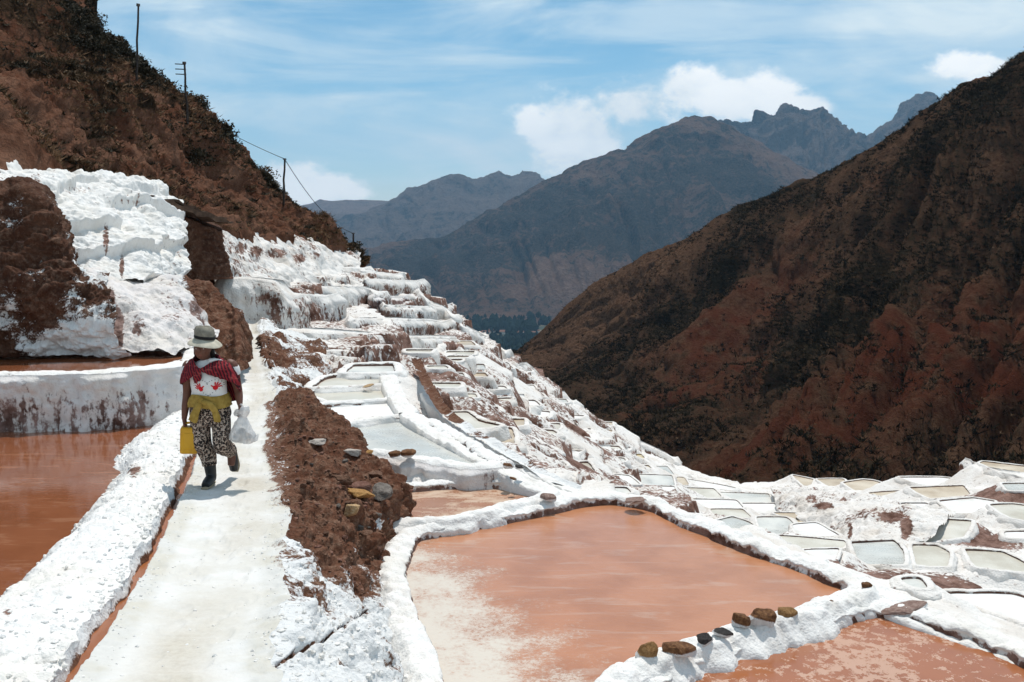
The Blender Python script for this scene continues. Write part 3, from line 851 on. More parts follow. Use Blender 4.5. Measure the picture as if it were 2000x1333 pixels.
    fl = fbm(W * (5.0, 5.0, 0.9), 3) * 0.075 + fbm(W * (1.6, 1.6, 1.0), 2) * 0.10 + 0.045 * worley(W * (6, 6, 3.0))
    if dist < 15: fl = fl + 0.045 * worley(W * (11, 11, 9)) + 0.025 * worley(W * 27) - 0.02
    W = W + np.concatenate([nrm[:, None, :] * (wamp * fl * sstep(tt, 0, 0.08)[None, :])[..., None], np.zeros(W.shape[:2] + (1,))], -1)
    mw = wall_mud * sstep(tt, 0.0, 0.45)[None, :] + 0.45 * fbm(W * (1.1, 1.1, 0.7) + 7, 3) + 0.03
    grid_obj('wall', W, wallmat or salt, root, closed=True, mud=mw)
    return root

ZA, ZB, ZC = -3.55, -3.50, -3.30
pan([(807, 1057), (941, 1036), (1077, 1007), (1162, 987), (1214, 987), (1256, 998), (1375, 1052), (1447, 1084), (1549, 1109), (1596, 1131), (1668, 1162), (1617, 1175), (1554, 1205), (1422, 1236), (1354, 1264), (1248, 1300), (1172, 1330), (1120, 1400), (1000, 1470), (900, 1400), (869, 1333), (839, 1268), (814, 1223), (796, 1166), (792, 1130), (803, 1085)],
    ZA, 'brine_big', 'largest salt pan, orange brine with a pale grey crust spreading from one side', w=0.26, h=0.085, wd=1.6, slope=0.2, lump=1.9)
pan([(1736, 1203), (1830, 1239), (1915, 1266), (2010, 1316), (2120, 1380), (2100, 1560), (1500, 1560), (1180, 1480), (1250, 1375), (1333, 1328), (1388, 1303), (1490, 1273), (1609, 1236), (1690, 1208)],
    -3.61, 'brine_crystals', 'orange salt pan dotted with floating pink salt crystal clusters', w=0.24, h=0.08, wd=1.8, lump=1.6)
pan([(770, 964), (881, 956), (1017, 956), (1058, 972), (1044, 983), (941, 1006), (866, 1026), (820, 1028), (770, 1022)],
    ZB, 'brine_tan', 'tan rippled salt pan below a crusted wall, beside the earth mound', w=0.24, h=0.09, lump=1.4)
pan([(600, 845), (687, 833), (802, 822), (870, 858), (958, 911), (940, 916), (810, 899), (738, 890), (640, 900)], ZC, 'brine_grey', 'large pale grey-green salt pan with a dark log-shaped rock on its rim', w=0.28, h=0.09, wd=0.8, slope=0.1, wall_mud=0.42, wallmat='salt_pinkish')
pan([(570, 806), (642, 797), (763, 787), (794, 808), (780, 816), (677, 828), (590, 838)], -3.27, 'salt_sheet', 'salt pan dried to a sheet of plain white salt', w=0.2, h=0.07)
pan([(599, 770), (683, 761), (749, 761), (753, 784), (641, 790)], -3.25, 'brine_cream', 'cream salt pan with a brown stone on its dividing ridge', w=0.14, h=0.06)
pan([(635, 742), (663, 737), (753, 737), (750, 757), (683, 759), (608, 762)], -3.22, 'brine_cream', 'cream salt pan with a curved rim below the streaked path bank', w=0.18, h=0.06)
pan([(674, 730), (691, 716), (769, 715), (771, 731), (702, 733)], -3.16, 'brine_grey', 'small greyish salt pan at the foot of the brown streaked wall', w=0.18, h=0.06)

HUE = {'brine_cream': 'cream', 'brine_grey': 'grey', 'brine_sand': 'sand-coloured', 'brine_yellow': 'yellow', 'salt_sheet': 'dried white', 'brine_tan': 'tan'}
MID = 'pans on the steps above the ravine'
LOW = 'pale pans on the lower flats'
RGT = 'pans on the far flank by the dark hill'
ML = 'small %s salt pan on the steep steps above the ravine'
LL = 'flat %s salt pan on the lower terraces beyond the big orange pan'
RL = '%s salt pan on the far lower flank beside the dark hill'
mids = [
    ([(837, 750), (902, 750), (894, 760), (855, 759)], 'brine_cream', 'narrow cream pan above a grey shaded wall and white cascade', None, 1.2),
    ([(873, 688), (928, 688), (923, 695), (872, 695)], 'brine_cream', 'top one of three thin stacked cream pans', None, 0.5),
    ([(872, 697), (919, 697), (910, 702), (872, 702)], 'brine_cream', 'middle one of three thin stacked cream pans', None, 0.5),
    ([(872, 704), (905, 704), (894, 709), (873, 709)], 'brine_cream', 'lowest one of three thin stacked cream pans', None, 0.8),
    ([(792, 685), (847, 685), (837, 691), (795, 691)], 'brine_cream', 'thin cream pan on top of a dark brown earthen wall', None, 1.5),
    ([(964, 734), (991, 731), (989, 737), (972, 746)], 'brine_sand', ML, MID, 1.2),
    ([(957, 780), (1002, 779), (986, 789), (970, 796), (949, 789)], 'brine_cream', 'cream pan beside a rounded white salt boulder on the steps', None, 0.6),
    ([(868, 807), (913, 806), (936, 823), (981, 834), (910, 842), (894, 826)], 'brine_cream', 'four-sided cream pan below the muddy gully, stones along its near rim', None, 0.6),
    ([(910, 845), (999, 838), (1005, 852), (1002, 873), (942, 863)], 'brine_sand', 'sandy yellow pan between the long channel and a crusted outcrop', None, 0.8),
    ([(959, 797), (973, 798), (970, 810), (963, 807)], 'brine_sand', ML, MID, 0.4),
    ([(1015, 725), (1041, 725), (1031, 730), (1012, 730)], 'salt_sheet', ML, MID, 1.6),
    ([(985, 822), (1024, 820), (1024, 834), (985, 837)], 'brine_sand', ML, MID, 0.8),
    ([(1037, 826), (1094, 829), (1092, 840), (1039, 837)], 'brine_cream', ML, MID, 0.8),
    ([(1039, 842), (1079, 842), (1089, 848), (1068, 854), (1039, 849)], 'brine_cream', ML, MID, 0.8),
    ([(1028, 853), (1052, 866), (1086, 881), (1052, 886), (1037, 873)], 'brine_cream', ML, MID, 1.2),
    ([(1037, 802), (1073, 806), (1071, 817), (1039, 817)], 'salt_sheet', ML, MID, 0.7),
    ([(1113, 812), (1142, 813), (1131, 820), (1113, 820)], 'salt_sheet', ML, MID, 1.3),
    ([(1119, 803), (1146, 803), (1144, 809), (1121, 809)], 'brine_sand', ML, MID, 0.6),
    ([(1167, 826), (1197, 826), (1194, 838), (1171, 838)], 'brine_sand', ML, MID, 0.5),
    ([(1171, 841), (1196, 841), (1194, 848), (1175, 848)], 'brine_sand', ML, MID, 0.4),
    ([(1176, 851), (1194, 851), (1190, 859), (1177, 859)], 'brine_yellow', ML, MID, 0.8),
    ([(1131, 838), (1155, 839), (1147, 848), (1139, 849)], 'brine_cream', ML, MID, 1.6),
    ([(1129, 905), (1150, 904), (1163, 923), (1134, 929)], 'brine_cream', 'upright cream pan beside a dark crusted rock face', None, 0.8),
    ([(1232, 889), (1252, 888), (1259, 897), (1236, 899)], 'brine_yellow', 'top one of three yellow stepped pans', None, 0.4),
    ([(1236, 902), (1260, 900), (1264, 907), (1247, 909)], 'brine_yellow', 'middle one of three yellow stepped pans', None, 0.4),
    ([(1249, 912), (1265, 910), (1273, 918), (1257, 919)], 'brine_yellow', 'lowest one of three yellow stepped pans', None, 0.6)]
for pix, wt, lab, grp, wd in mids:
    pan(pix, None, wt, lab % HUE[wt] if '%s' in lab else lab, group=grp, wd=wd, w=0.12, h=0.045, salt='salt_far', wall_mud=0.48)
lows = [
    ([(1231, 929), (1305, 931), (1310, 948), (1252, 947)], 'brine_grey', LL), ([(1281, 913), (1302, 913), (1315, 929), (1291, 926)], 'brine_grey', LL),
    ([(1323, 934), (1336, 935), (1344, 947), (1326, 948)], 'brine_sand', LL), ([(1202, 929), (1228, 931), (1247, 946), (1215, 944)], 'salt_sheet', LL),
    ([(1255, 951), (1312, 952), (1312, 961), (1276, 964)], 'salt_sheet', LL), ([(1284, 968), (1312, 968), (1339, 985), (1302, 986)], 'brine_cream', LL),
    ([(1326, 955), (1389, 957), (1402, 971), (1347, 973)], 'brine_cream', LL), ([(1344, 977), (1431, 979), (1444, 992), (1389, 993)], 'salt_sheet', LL),
    ([(1302, 990), (1341, 991), (1348, 1004), (1326, 1003)], 'brine_sand', LL), ([(1394, 997), (1446, 997), (1462, 1012), (1433, 1009), (1404, 1010)], 'brine_cream', LL),
    ([(1394, 1025), (1433, 1014), (1462, 1024), (1496, 1055), (1433, 1046)], 'brine_grey', 'leaf-shaped pale grey pan right below the big pan, with an arched rim'), ([(1404, 964), (1494, 967), (1499, 982), (1446, 982)], 'brine_grey', LL),
    ([(1449, 986), (1508, 986), (1510, 1001), (1465, 1002)], 'salt_sheet', LL), ([(1347, 938), (1390, 945), (1430, 953), (1420, 957), (1367, 950)], 'salt_sheet', LL),
    ([(1484, 1014), (1532, 1014), (1543, 1023), (1557, 1043), (1509, 1044), (1490, 1031)], 'brine_grey', 'blue-grey pan with a rounded corner beside a white salt sheet'),
    ([(1553, 1027), (1593, 1024), (1632, 1046), (1563, 1046)], 'salt_sheet', LL), ([(1515, 1004), (1553, 1004), (1588, 1016), (1553, 1021), (1530, 1010)], 'brine_sand', LL),
    ([(1514, 986), (1553, 984), (1556, 998), (1514, 999)], 'salt_sheet', LL), ([(1514, 1048), (1637, 1058), (1635, 1070), (1567, 1072), (1538, 1060)], 'brine_cream', LL),
    ([(1575, 1077), (1635, 1075), (1627, 1094), (1612, 1094)], 'salt_sheet', LL)]
def grow(pix, k):
    pix = np.asarray(pix, float); c_ = pix.mean(0); return c_ + (pix - c_) * k
for pix, wt, lab in lows:
    pan(grow(pix, 1.24), None, wt, lab % HUE[wt] if '%s' in lab else lab, group=LOW if lab == LL else None, wd=0.5, w=0.07, h=0.025, salt='salt_far', wall_mud=0.35, lump=0.9)
rights = [
    ([(1549, 930), (1587, 938), (1582, 948), (1572, 951)], 'brine_sand', RL, 0.9), ([(1598, 937), (1645, 937), (1648, 941), (1628, 955)], 'brine_sand', RL, 0.9),
    ([(1651, 945), (1685, 939), (1706, 941), (1745, 955), (1680, 963)], 'brine_sand', RL, 0.7), ([(1698, 964), (1758, 960), (1712, 973)], 'brine_sand', RL, 0.5),
    ([(1782, 955), (1877, 951), (1890, 968), (1821, 975)], 'brine_sand', 'sand-coloured pan with a grey pillar-like corner by the crusted knoll', 0.9),
    ([(1840, 981), (1900, 975), (1937, 981), (1925, 1000), (1869, 1003)], 'salt_sheet', RL, 0.5), ([(1937, 989), (1979, 987), (2015, 992), (2015, 1020), (1974, 1012)], 'brine_cream', RL, 0.6),
    ([(1919, 907), (1926, 904), (2020, 915), (2020, 931), (1966, 929)], 'brine_sand', 'sand-coloured pan on top of the dark crusted knoll', 1.5), ([(1761, 934), (1837, 934), (1874, 939), (1840, 950), (1800, 947)], 'salt_sheet', RL, 0.5),
    ([(1669, 1064), (1743, 1060), (1760, 1078), (1761, 1103), (1687, 1102)], 'brine_grey', 'grey pan with a white wedge-shaped wall beside bare brown earth', 0.75),
    ([(1785, 1068), (1829, 1069), (1850, 1081), (1848, 1108), (1792, 1105)], 'brine_cream', 'cream pan with dark stones along its side rim above bare brown earth', 0.7),
    ([(1890, 1078), (1958, 1081), (2005, 1105), (2020, 1120), (1911, 1109)], 'brine_cream', 'cream pan with a brown smear and a streaked wedge-shaped wall', 0.8),
    ([(1782, 1031), (1816, 1018), (1890, 1021), (1874, 1050), (1800, 1060), (1777, 1055)], 'brine_cream', 'rounded cream-stained shelf below the brown-streaked salt slope', 0.8),
    ([(1758, 1134), (1795, 1131), (1813, 1152), (1787, 1152)], 'brine_grey', 'small narrow pan between the long ridge and brown earth', 0.4),
    ([(1848, 1163), (1974, 1163), (2020, 1180), (2060, 1240), (1926, 1194), (1884, 1178)], 'salt_sheet', 'broad white dried pan below the brown earth, beside the long channel', 0.8)]
for pix, wt, lab, wd in rights:
    pan(grow(pix, 1.14), None, wt, lab % HUE[wt] if '%s' in lab else lab, group=RGT if lab == RL else None, wd=wd, w=0.10, h=0.04, salt='salt_far', wall_mud=0.45)

# smaller pans filling the steps between the traced ones
def inside(px, py, poly):
    c_ = False
    for (a0, b0), (a1, b1) in zip(poly, poly[1:] + poly[:1]):
        if (b0 > py) != (b1 > py) and px < (a1 - a0) * (py - b0) / (b1 - b0) + a0: c_ = not c_
    return c_
taken = []
for lst in (mids, lows, rights):
    for e in lst:
        q = grow(e[0], 1.2); taken.append((q[:, 0].min(), q[:, 1].min(), q[:, 0].max(), q[:, 1].max()))
rp = random.Random(11)
REG = [([(800, 700), (905, 668), (1005, 722), (1110, 790), (1230, 885), (1330, 925), (1500, 962), (1390, 1005), (1290, 985), (1190, 962), (1060, 905), (940, 815), (850, 745)], 46, ML, MID, (24, 54), (7, 13)),
       ([(1530, 955), (1640, 948), (1900, 940), (2005, 955), (2005, 1065), (1900, 1065), (1860, 1015), (1700, 985), (1560, 972)], 10, RL, RGT, (44, 84), (9, 16))]
for poly, n_, lab, grp, (w0, w1), (h0, h1) in REG:
    made = 0
    for _ in range(4000):
        if made >= n_: break
        cx, cy = rp.uniform(800, 2005), rp.uniform(660, 1065); w_ = rp.uniform(w0, w1); h_ = rp.uniform(h0, h1)
        if not inside(cx, cy, poly): continue
        bb = (cx - w_ / 2 - 2, cy - h_ / 2 - 3, cx + w_ / 2 + h_ + 2, cy + h_ / 2 + 3)
        if any(bb[0] < t_[2] and bb[2] > t_[0] and bb[1] < t_[3] and bb[3] > t_[1] for t_ in taken): continue
        taken.append(bb); made += 1
        sk = h_ * rp.uniform(.4, 1.3)
        q = [(cx - w_ / 2, cy - h_ / 2 + rp.uniform(-1, 1)), (cx + w_ / 2, cy - h_ / 2 + rp.uniform(-1, 1)), (cx + w_ / 2 + sk, cy + h_ / 2), (cx - w_ / 2 + sk * .6, cy + h_ / 2 + rp.uniform(-1, 1))]
        wt = rp.choice(('brine_cream', 'brine_cream', 'brine_sand', 'salt_sheet', 'brine_grey'))
        pan(q, None, wt, lab % HUE[wt], group=grp, wd=0.8, w=0.10, h=0.04, salt='salt_far', wall_mud=0.45)

# ------------------------------------------------------------------ walls of the upper terraces
def terrace(lip, hpx, label, back=1.1, mud=0.22, mat='salt_far', group=None, depth=None, lean=0.10):
    """lip: top edge of a wall in the photograph, hpx: how many pixels the wall drops"""
    H = np.array([hit(*q) for q in lip]) if depth is None else np.array([P(q[0], q[1], d_) for q, d_ in zip(lip, depth)])
    d = H[:, 1].mean(); sp = d * 0.0021
    ln = np.linalg.norm(np.diff(H, axis=0), axis=1).sum()
    n = max(20, int(ln / sp))
    e0 = H[0] + (H[0] - H[1]) / np.linalg.norm(H[0] - H[1]) * 0.25; e1 = H[-1] + (H[-1] - H[-2]) / np.linalg.norm(H[-1] - H[-2]) * 0.25
    hw = hpx * d / F * 1.25
    # front line with turned-back ends
    Ls_ = np.vstack([[e0 + (-0.15, back, 0.05)], [e0 + (0, .2, 0)], crom(H, 30), [e1 + (0, .2, 0)], [e1 + (0.25, back, 0.05)]])
    lipl = resample(Ls_, n + int(2 * back / sp))
    root = empty('salt_terrace', tuple(H.mean(0)), label, 'terrace', group)
    tg = np.gradient(lipl[:, :2], axis=0); nr = np.stack([tg[:, 1], -tg[:, 0]], -1); nr /= np.linalg.norm(nr, axis=1, keepdims=True) + 1e-9
    for _ in range(10): nr[1:-1] = (nr[:-2] + 2 * nr[1:-1] + nr[2:]) / 4
    lipl = lipl + np.column_stack([nr * (0.14 * fbm(lipl * 1.2, 3))[:, None], 0.03 * fbm(lipl * 2.0 + 4, 3)])
    nw = int(np.clip(hw / sp, 10, 60)); tt = np.linspace(0, 1, nw)
    rnd = 0.03
    W = np.repeat(lipl[:, None, :], nw, 1)
    W[..., 2] -= hw * tt[None, :]
    oo = (lean * hw * tt ** 0.8)[None, :] * (1 + 0.6 * fbm(lipl * 0.7, 2))[:, None] - rnd * np.exp(-tt * hw / 0.08)[None, :]
    fl = fbm(W * (5.5, 5.5, 0.9), 3) * 0.09 + fbm(W * (1.3, 1.3, 0.9), 2) * 0.16 + 0.09 * worley(W * (6, 6, 4.0)) + 0.05 * worley(W * (14, 14, 8)) + 0.04 * fbm(W * (14, 14, 5), 2)
    oo = oo + fl * sstep(tt, 0, 0.15)[None, :]
    W[..., :2] += nr[:, None, :] * oo[..., None]
    m_ = (mud + 0.26) * sstep(tt, 0.02, 0.35)[None, :] + 0.75 * fbm(W * (1.0, 1.0, 0.5) + 3, 3) + 0.06
    grid_obj('wall', W, mat, root, mud=m_)
    # top shelf with a low rim at the lip
    kk = np.array([0.0, 0.06, 0.16, 0.3, 0.45, 0.7, 1.2, back]); hh = np.array([0.0, 0.03, 0.045, 0.03, 0.0, -0.02, -0.02, 0.0])
    ctr = resample(np.vstack([H[:1] + (0, back, 0), H + (0, back, 0), H[-1:] + (0, back, 0)]), len(lipl))
    T_ = np.stack([W[:, 0] * (1 - a / back) + ctr * (a / back) + np.array([0, 0, 1]) * b for a, b in zip(kk, hh)], 1)
    T_[:, 1:, 2] += (0.03 * worley(T_[:, 1:] * 6)) - 0.02
    grid_obj('shelf', T_, mat, root, mud=0.08 + 0.5 * np.clip(fbm(T_ * 1.1, 3), 0, 1), flip=True)
    return root
TG = 'white walls of the upper terraces'
terrace([(500, 513), (571, 516), (628, 521), (663, 523), (702, 526)], 46, 'uppermost long white wall below the brown hillside, with a mud channel running down', mud=0.25)
terrace([(710, 531), (740, 534), (768, 538)], 22, 'short low wall at the outer end of the uppermost terraces', mud=0.2)
terrace([(715, 547), (760, 549), (812, 551)], 44, 'white wall with a brown stained outer corner against the valley', mud=0.28)
terrace([(620, 563), (670, 564), (710, 564), (728, 573)], 64, 'tall grey-white wall patch in the middle of the terraces', mud=0.18)
terrace([(555, 577), (607, 578), (628, 582)], 70, 'tall white wall with mud runs beside the end of the path', mud=0.22)
terrace([(440, 546), (475, 547), (505, 549), (535, 553), (553, 576)], 102, 'tall bright white salt wall closing off the path', mud=-0.1, depth=[25.2, 25.4, 25.6, 25.8, 26])
terrace([(728, 582), (755, 582), (782, 583)], 22, 'low pinkish wall between two white terraces', mud=0.4, mat='salt_pinkish')
terrace([(749, 600), (800, 602), (832, 602), (870, 600)], 34, 'white wall with a jutting grey ledge near the outer edge', mud=0.2)
terrace([(684, 628), (722, 627), (762, 626), (800, 628), (838, 628), (862, 632)], 38, 'long wall with brown earth patches under a white ledge', mud=0.38)
terrace([(568, 649), (628, 651), (697, 656), (767, 663)], 60, 'brown-streaked wall above the small greyish pan', mud=0.46)
terrace([(767, 663), (820, 662), (880, 663), (902, 660)], 26, 'low streaked wall above the thin cream pans', mud=0.3)
terrace([(820, 575), (836, 592), (868, 604), (880, 618)], 34, 'streaked outer corner of the terraces seen against the valley', mud=0.34)
terrace([(905, 640), (930, 652), (965, 672), (985, 690)], 44, 'crusted outer edge stepping down beside red-brown earth', mud=0.46)
terrace([(1010, 716), (1030, 714), (1046, 727), (1060, 745)], 46, 'white-streaked buttress at the edge of the ravine', mud=0.3)
terrace([(1085, 770), (1105, 772), (1118, 790)], 40, 'white dripping salt knob at the edge of the ravine', mud=0.12)
terrace([(905, 690), (935, 692), (946, 720)], 62, 'bright white cascade beside the three thin stacked pans', mud=0.0)
terrace([(990, 735), (1006, 742), (1016, 768)], 36, 'steep white crusted block beside a sandy pan', mud=0.1)
terrace([(985, 795), (1005, 782), (1024, 782), (1034, 805)], 36, 'rounded white salt boulder below the steep steps', mud=0.05)
terrace([(1092, 826), (1118, 824), (1134, 845), (1140, 870)], 50, 'white frozen-looking salt cascade with brown gaps', mud=0.2)
terrace([(1170, 884), (1200, 884), (1232, 888)], 38, 'long fluted salt curtain above the pale flats', mud=0.15)
terrace([(1215, 862), (1260, 872), (1300, 890), (1318, 902)], 36, 'dark crusted wall with hanging salt along the ravine edge', mud=0.5)
terrace([(1052, 888), (1085, 890), (1110, 893), (1130, 900)], 42, 'dark crusted rock face below the cream pans', mud=0.55)
terrace([(1925, 915), (1950, 926), (1990, 934), (2030, 940)], 55, 'dark knobbly salt knoll carrying a sand-coloured pan', mud=0.5)

# base mesh: stepped ground below and between the pans
xs = np.concatenate([np.arange(-16, -8, 0.3), np.arange(-8, 14, 0.075), np.arange(14, 30.01, 0.15)]); ys = np.concatenate([np.arange(-8, 8, 0.4), np.arange(8, 14, 0.13), np.arange(14, 51, 0.085), np.arange(51, 60, 0.2)])
X, Y = np.meshgrid(xs, ys, indexing='ij')
Z = base_z(X, Y)
q3 = np.stack([X, Y, Z * 0], -1)
warp = fbm(q3 * 0.30, 3) * 0.75 + fbm(q3 * 1.3, 2) * 0.22 + fbm(q3 * 4.0, 2) * 0.10 + fbm(q3 * 8.0, 2) * 0.05
step = 1.05
k = (Z + warp) / step
fr = k - np.floor(k)
Zt = (np.floor(k) + np.clip((fr - 0.80) / 0.17, 0, 1)) * step - fbm(q3 * 0.30, 3) * 0.3 + 0.15
far = sstep(Y, 12, 16) * (1 - 0.75 * sstep(X, 3.5, 7.5))
Zb = Z * (1 - far) + (0.12 * Z + 0.88 * Zt) * far - 0.12
def poly_dist(x, y, poly):
    px_, py_ = poly[:, 0], poly[:, 1]; qx, qy = np.roll(px_, -1), np.roll(py_, -1)
    best = np.full(x.shape, 1e9); ins = np.zeros(x.shape, bool)
    for a0, b0, a1, b1 in zip(px_, py_, qx, qy):
        ex, ey = a1 - a0, b1 - b0
        t_ = np.clip(((x - a0) * ex + (y - b0) * ey) / (ex * ex + ey * ey + 1e-12), 0, 1)
        best = np.minimum(best, (x - a0 - t_ * ex) ** 2 + (y - b0 - t_ * ey) ** 2)
        if b0 != b1:
            ins ^= ((b0 > y) != (b1 > y)) & (x < (a1 - a0) * (y - b0) / (b1 - b0) + a0)
    return np.where(ins, -np.sqrt(best), np.sqrt(best))
lo_ = np.full(Z.shape, -1e9); hi_ = np.full(Z.shape, 1e9)
for poly, z, w_, wd_ in PANS:
    mn = poly.min(0) - 2.2; mx = poly.max(0) + 2.2
    i0, i1 = np.searchsorted(xs, [mn[0], mx[0]]); j0, j1 = np.searchsorted(ys, [mn[1], mx[1]])
    if i1 <= i0 or j1 <= j0: continue
    dd_ = poly_dist(X[i0:i1, j0:j1], Y[i0:i1, j0:j1], poly)
    e = np.maximum(0, dd_ - w_ * 0.8)
    hi_[i0:i1, j0:j1] = np.minimum(hi_[i0:i1, j0:j1], np.where(dd_ < 0.05, z - 0.10, np.where(dd_ < 2.0, z + 0.03 + 1.8 * e, 1e9)))
    lo_[i0:i1, j0:j1] = np.maximum(lo_[i0:i1, j0:j1], np.where((dd_ < 1.3) & (dd_ > 0), z - 0.02 - 0.6 * e, -1e9))
Zb = np.minimum(np.maximum(Zb, lo_), hi_)
Zb += (fbm(q3 * 4.0, 3) * 0.05 + fbm(q3 * 1.3, 2) * 0.04) * (hi_ > Zb + 0.05)
gx, gy = np.gradient(Zb, xs, ys); slope = np.hypot(gx, gy)
mud = 0.12 + 0.16 * sstep(Y, 13, 16) + 0.34 * sstep(slope, 0.8, 2.0) + 0.5 * (fbm(q3 * 0.5, 3)) + 0.12
mud = mud * (1 - 0.55 * sstep(X, 3.5, 7.5))
# mud slides and bare earth seen between the terraces: (pixel, radius m)
for (px, py, r) in [(1090, 770, 2.6), (1050, 700, 2.0), (1000, 690, 1.8), (820, 755, .9), (860, 790, .8), (790, 740, .7), (1130, 860, 1.2), (1110, 905, 0.9), (1800, 1128, 1.6), (1720, 1118, 1.0), (1880, 1135, 1.2), (1800, 1020, 1.0), (1900, 1040, 1.2), (1700, 1010, 1.0), (1960, 960, 1.4)]:
    h = hit(px, py)
    mud = np.maximum(mud, 1.1 - ((X - h[0]) ** 2 + (Y - h[1]) ** 2) / (r * r) * 0.7)
G = np.stack([X, Y, Zb], -1)
ground = grid_obj('ground', G, 'salt_far', mud=mud)
tag(ground, kind='structure')


# ------------------------------------------------------------------ foreground: path, ditch, salt bank, earth mound
def proj(G):
    """photograph pixel of world points (used to give stains and banks their place on the ground)"""
    x, y, z = G[..., 0], G[..., 1], G[..., 2]
    fw = y * math.cos(PITCH) - z * math.sin(PITCH); up = y * math.sin(PITCH) + z * math.cos(PITCH)
    return 1000 + F * x / fw, 666.5 - F * up / fw
def row_of(d, z):
    return proj(np.stack(np.broadcast_arrays(0.0 * d, d, z), -1))[1]
def seg_dist(px, py, pts):
    best = np.full(np.shape(px), 1e9)
    for (a0, b0), (a1, b1) in zip(pts[:-1], pts[1:]):
        ex, ey = a1 - a0, b1 - b0
        t_ = np.clip(((px - a0) * ex + (py - b0) * ey) / (ex * ex + ey * ey), 0, 1)
        best = np.minimum(best, np.hypot(px - a0 - t_ * ex, py - b0 - t_ * ey))
    return best
NR = 720
D = np.geomspace(2.2, 25.0, NR)
def zp(d): return np.interp(d, [0, 3, 5, 7, 9.9, 13, 16, 20, 25], [-1.75, -2.12, -2.33, -2.52, -2.68, -2.74, -2.72, -2.66, -2.60])
def sm(a, n=14):
    a = a.copy()
    for _ in range(n): a[1:-1] = (a[:-2] + 2 * a[1:-1] + a[2:]) / 4
    return a
PY = row_of(D, zp(D))
def xcol(pts):
    pts = sorted(pts, key=lambda q: q[0])
    px = np.interp(PY, [q[0] for q in pts], [q[1] for q in pts])
    # beyond the frame keep going straight in the world
    a = np.array([ray(p_, q_)[0] for p_, q_ in zip(px, PY)]) * D
    return sm(a, 20)
pathL = xcol([(1333, 138), (1255, 190), (1176, 247), (1120, 285), (1063, 312), (1010, 335), (956, 362), (900, 382), (870, 395), (830, 412), (777, 442), (720, 470), (683, 478), (640, 480), (600, 482)])
pathR = xcol([(1333, 530), (1176, 552), (1063, 566), (956, 556), (870, 536), (800, 540), (777, 535), (720, 522), (683, 515), (660, 508), (640, 502), (600, 500)])
_w = np.stack([D * 0, D, D * 0], -1); pathR = pathR + 0.09 * fbm(_w * 1.3 + 2, 3) + 0.05 * fbm(_w * 5.0, 3)
nearm = D < 4.6
for arr in (pathL, pathR):
    k0 = np.argmax(D >= 4.6); sl = (arr[k0 + 40] - arr[k0]) / (D[k0 + 40] - D[k0]); arr[:k0] = arr[k0] + sl * (D[:k0] - D[k0])
ZPOOL = -2.85
shore = [PZ(a, b, ZPOOL) for a, b in [(-430, 1560), (-160, 1330), (0, 1172), (92, 1085), (165, 1005), (205, 955), (214, 905), (218, 882), (262, 850), (300, 828)]]
left = [(q[0], q[1], ZPOOL - 0.06) for q in shore] + [P(330, 800, 14.0), P(346, 735, 14.5), P(356, 705, 15.1), P(385, 662, 16.8), P(410, 645, 18.2), P(435, 650, 20), P(452, 645, 22), P(470, 640, 25)]
left = np.array(left)
Lx = sm(np.interp(D, left[:, 1], left[:, 0]), 6); Lz = sm(np.interp(D, left[:, 1], left[:, 2]), 6)
sl = (left[1, 0] - left[0, 0]) / (left[1, 1] - left[0, 1]); kk = D < left[0, 1]; Lx[kk] = left[0, 0] + sl * (D[kk] - left[0, 1])
wig = np.stack([D * 0, D, D * 0], -1)
Lx = Lx + 0.10 * fbm(wig * 2.2, 4) * (D < 13.6) + 0.05 * fbm(wig * 7, 3) * (D < 13.6)
ditch_on = sstep(D, 12.2, 11.0)
dl = pathL - 0.115 - 0.05 * fbm(wig * 1.7 + 3, 3) - 0.025 * fbm(wig * 6.0, 3)     # left lip of the ditch
dr = pathL + 0.02 * fbm(wig * 3.0 + 8, 3) + 0.015 * fbm(wig * 9.0 + 8, 3)
dr = np.maximum(dr, dl + 0.075)
zpath = zp(D)
# bank between pool and ditch
nb = 150
s_ = np.linspace(0, 1, nb) ** 1.0
wid = (dl - Lx)[:, None]
bx = Lx[:, None] + wid * s_[None, :]
topz = (zpath + 0.01)[:, None] + 0.07 * np.sin(np.pi * np.clip(s_ * 1.02, 0, 1))[None, :]
dist_sh = wid * s_[None, :]
lowpart = (D < 13.7)[:, None]
rise = np.where(lowpart, sstep(dist_sh, -0.03, 0.42) * 0.72 + 0.28 * np.clip(s_[None, :] * 1.3, 0, 1), s_[None, :])
bz = Lz[:, None] + (topz - Lz[:, None]) * rise
B = np.stack([bx, np.repeat(D[:, None], nb, 1), bz], -1)
edge = sstep(dist_sh, 0, 0.12) * 1.0
lum = 0.060 * worley(B * (5.0, 5.0, 5.0)) + 0.035 * worley(B * 13) + 0.016 * worley(B * 31) + 0.10 * fbm(B * 1.1, 3) + 0.03 * fbm(B * 5, 3)
flat = 0.55 + 0.45 * np.clip(fbm(B * 0.8 + 4, 2) * 2 + 0.4, 0, 1)
B[..., 2] += (lum * flat - 0.06) * np.where(lowpart, 0.35 + 0.65 * edge, 0.5)
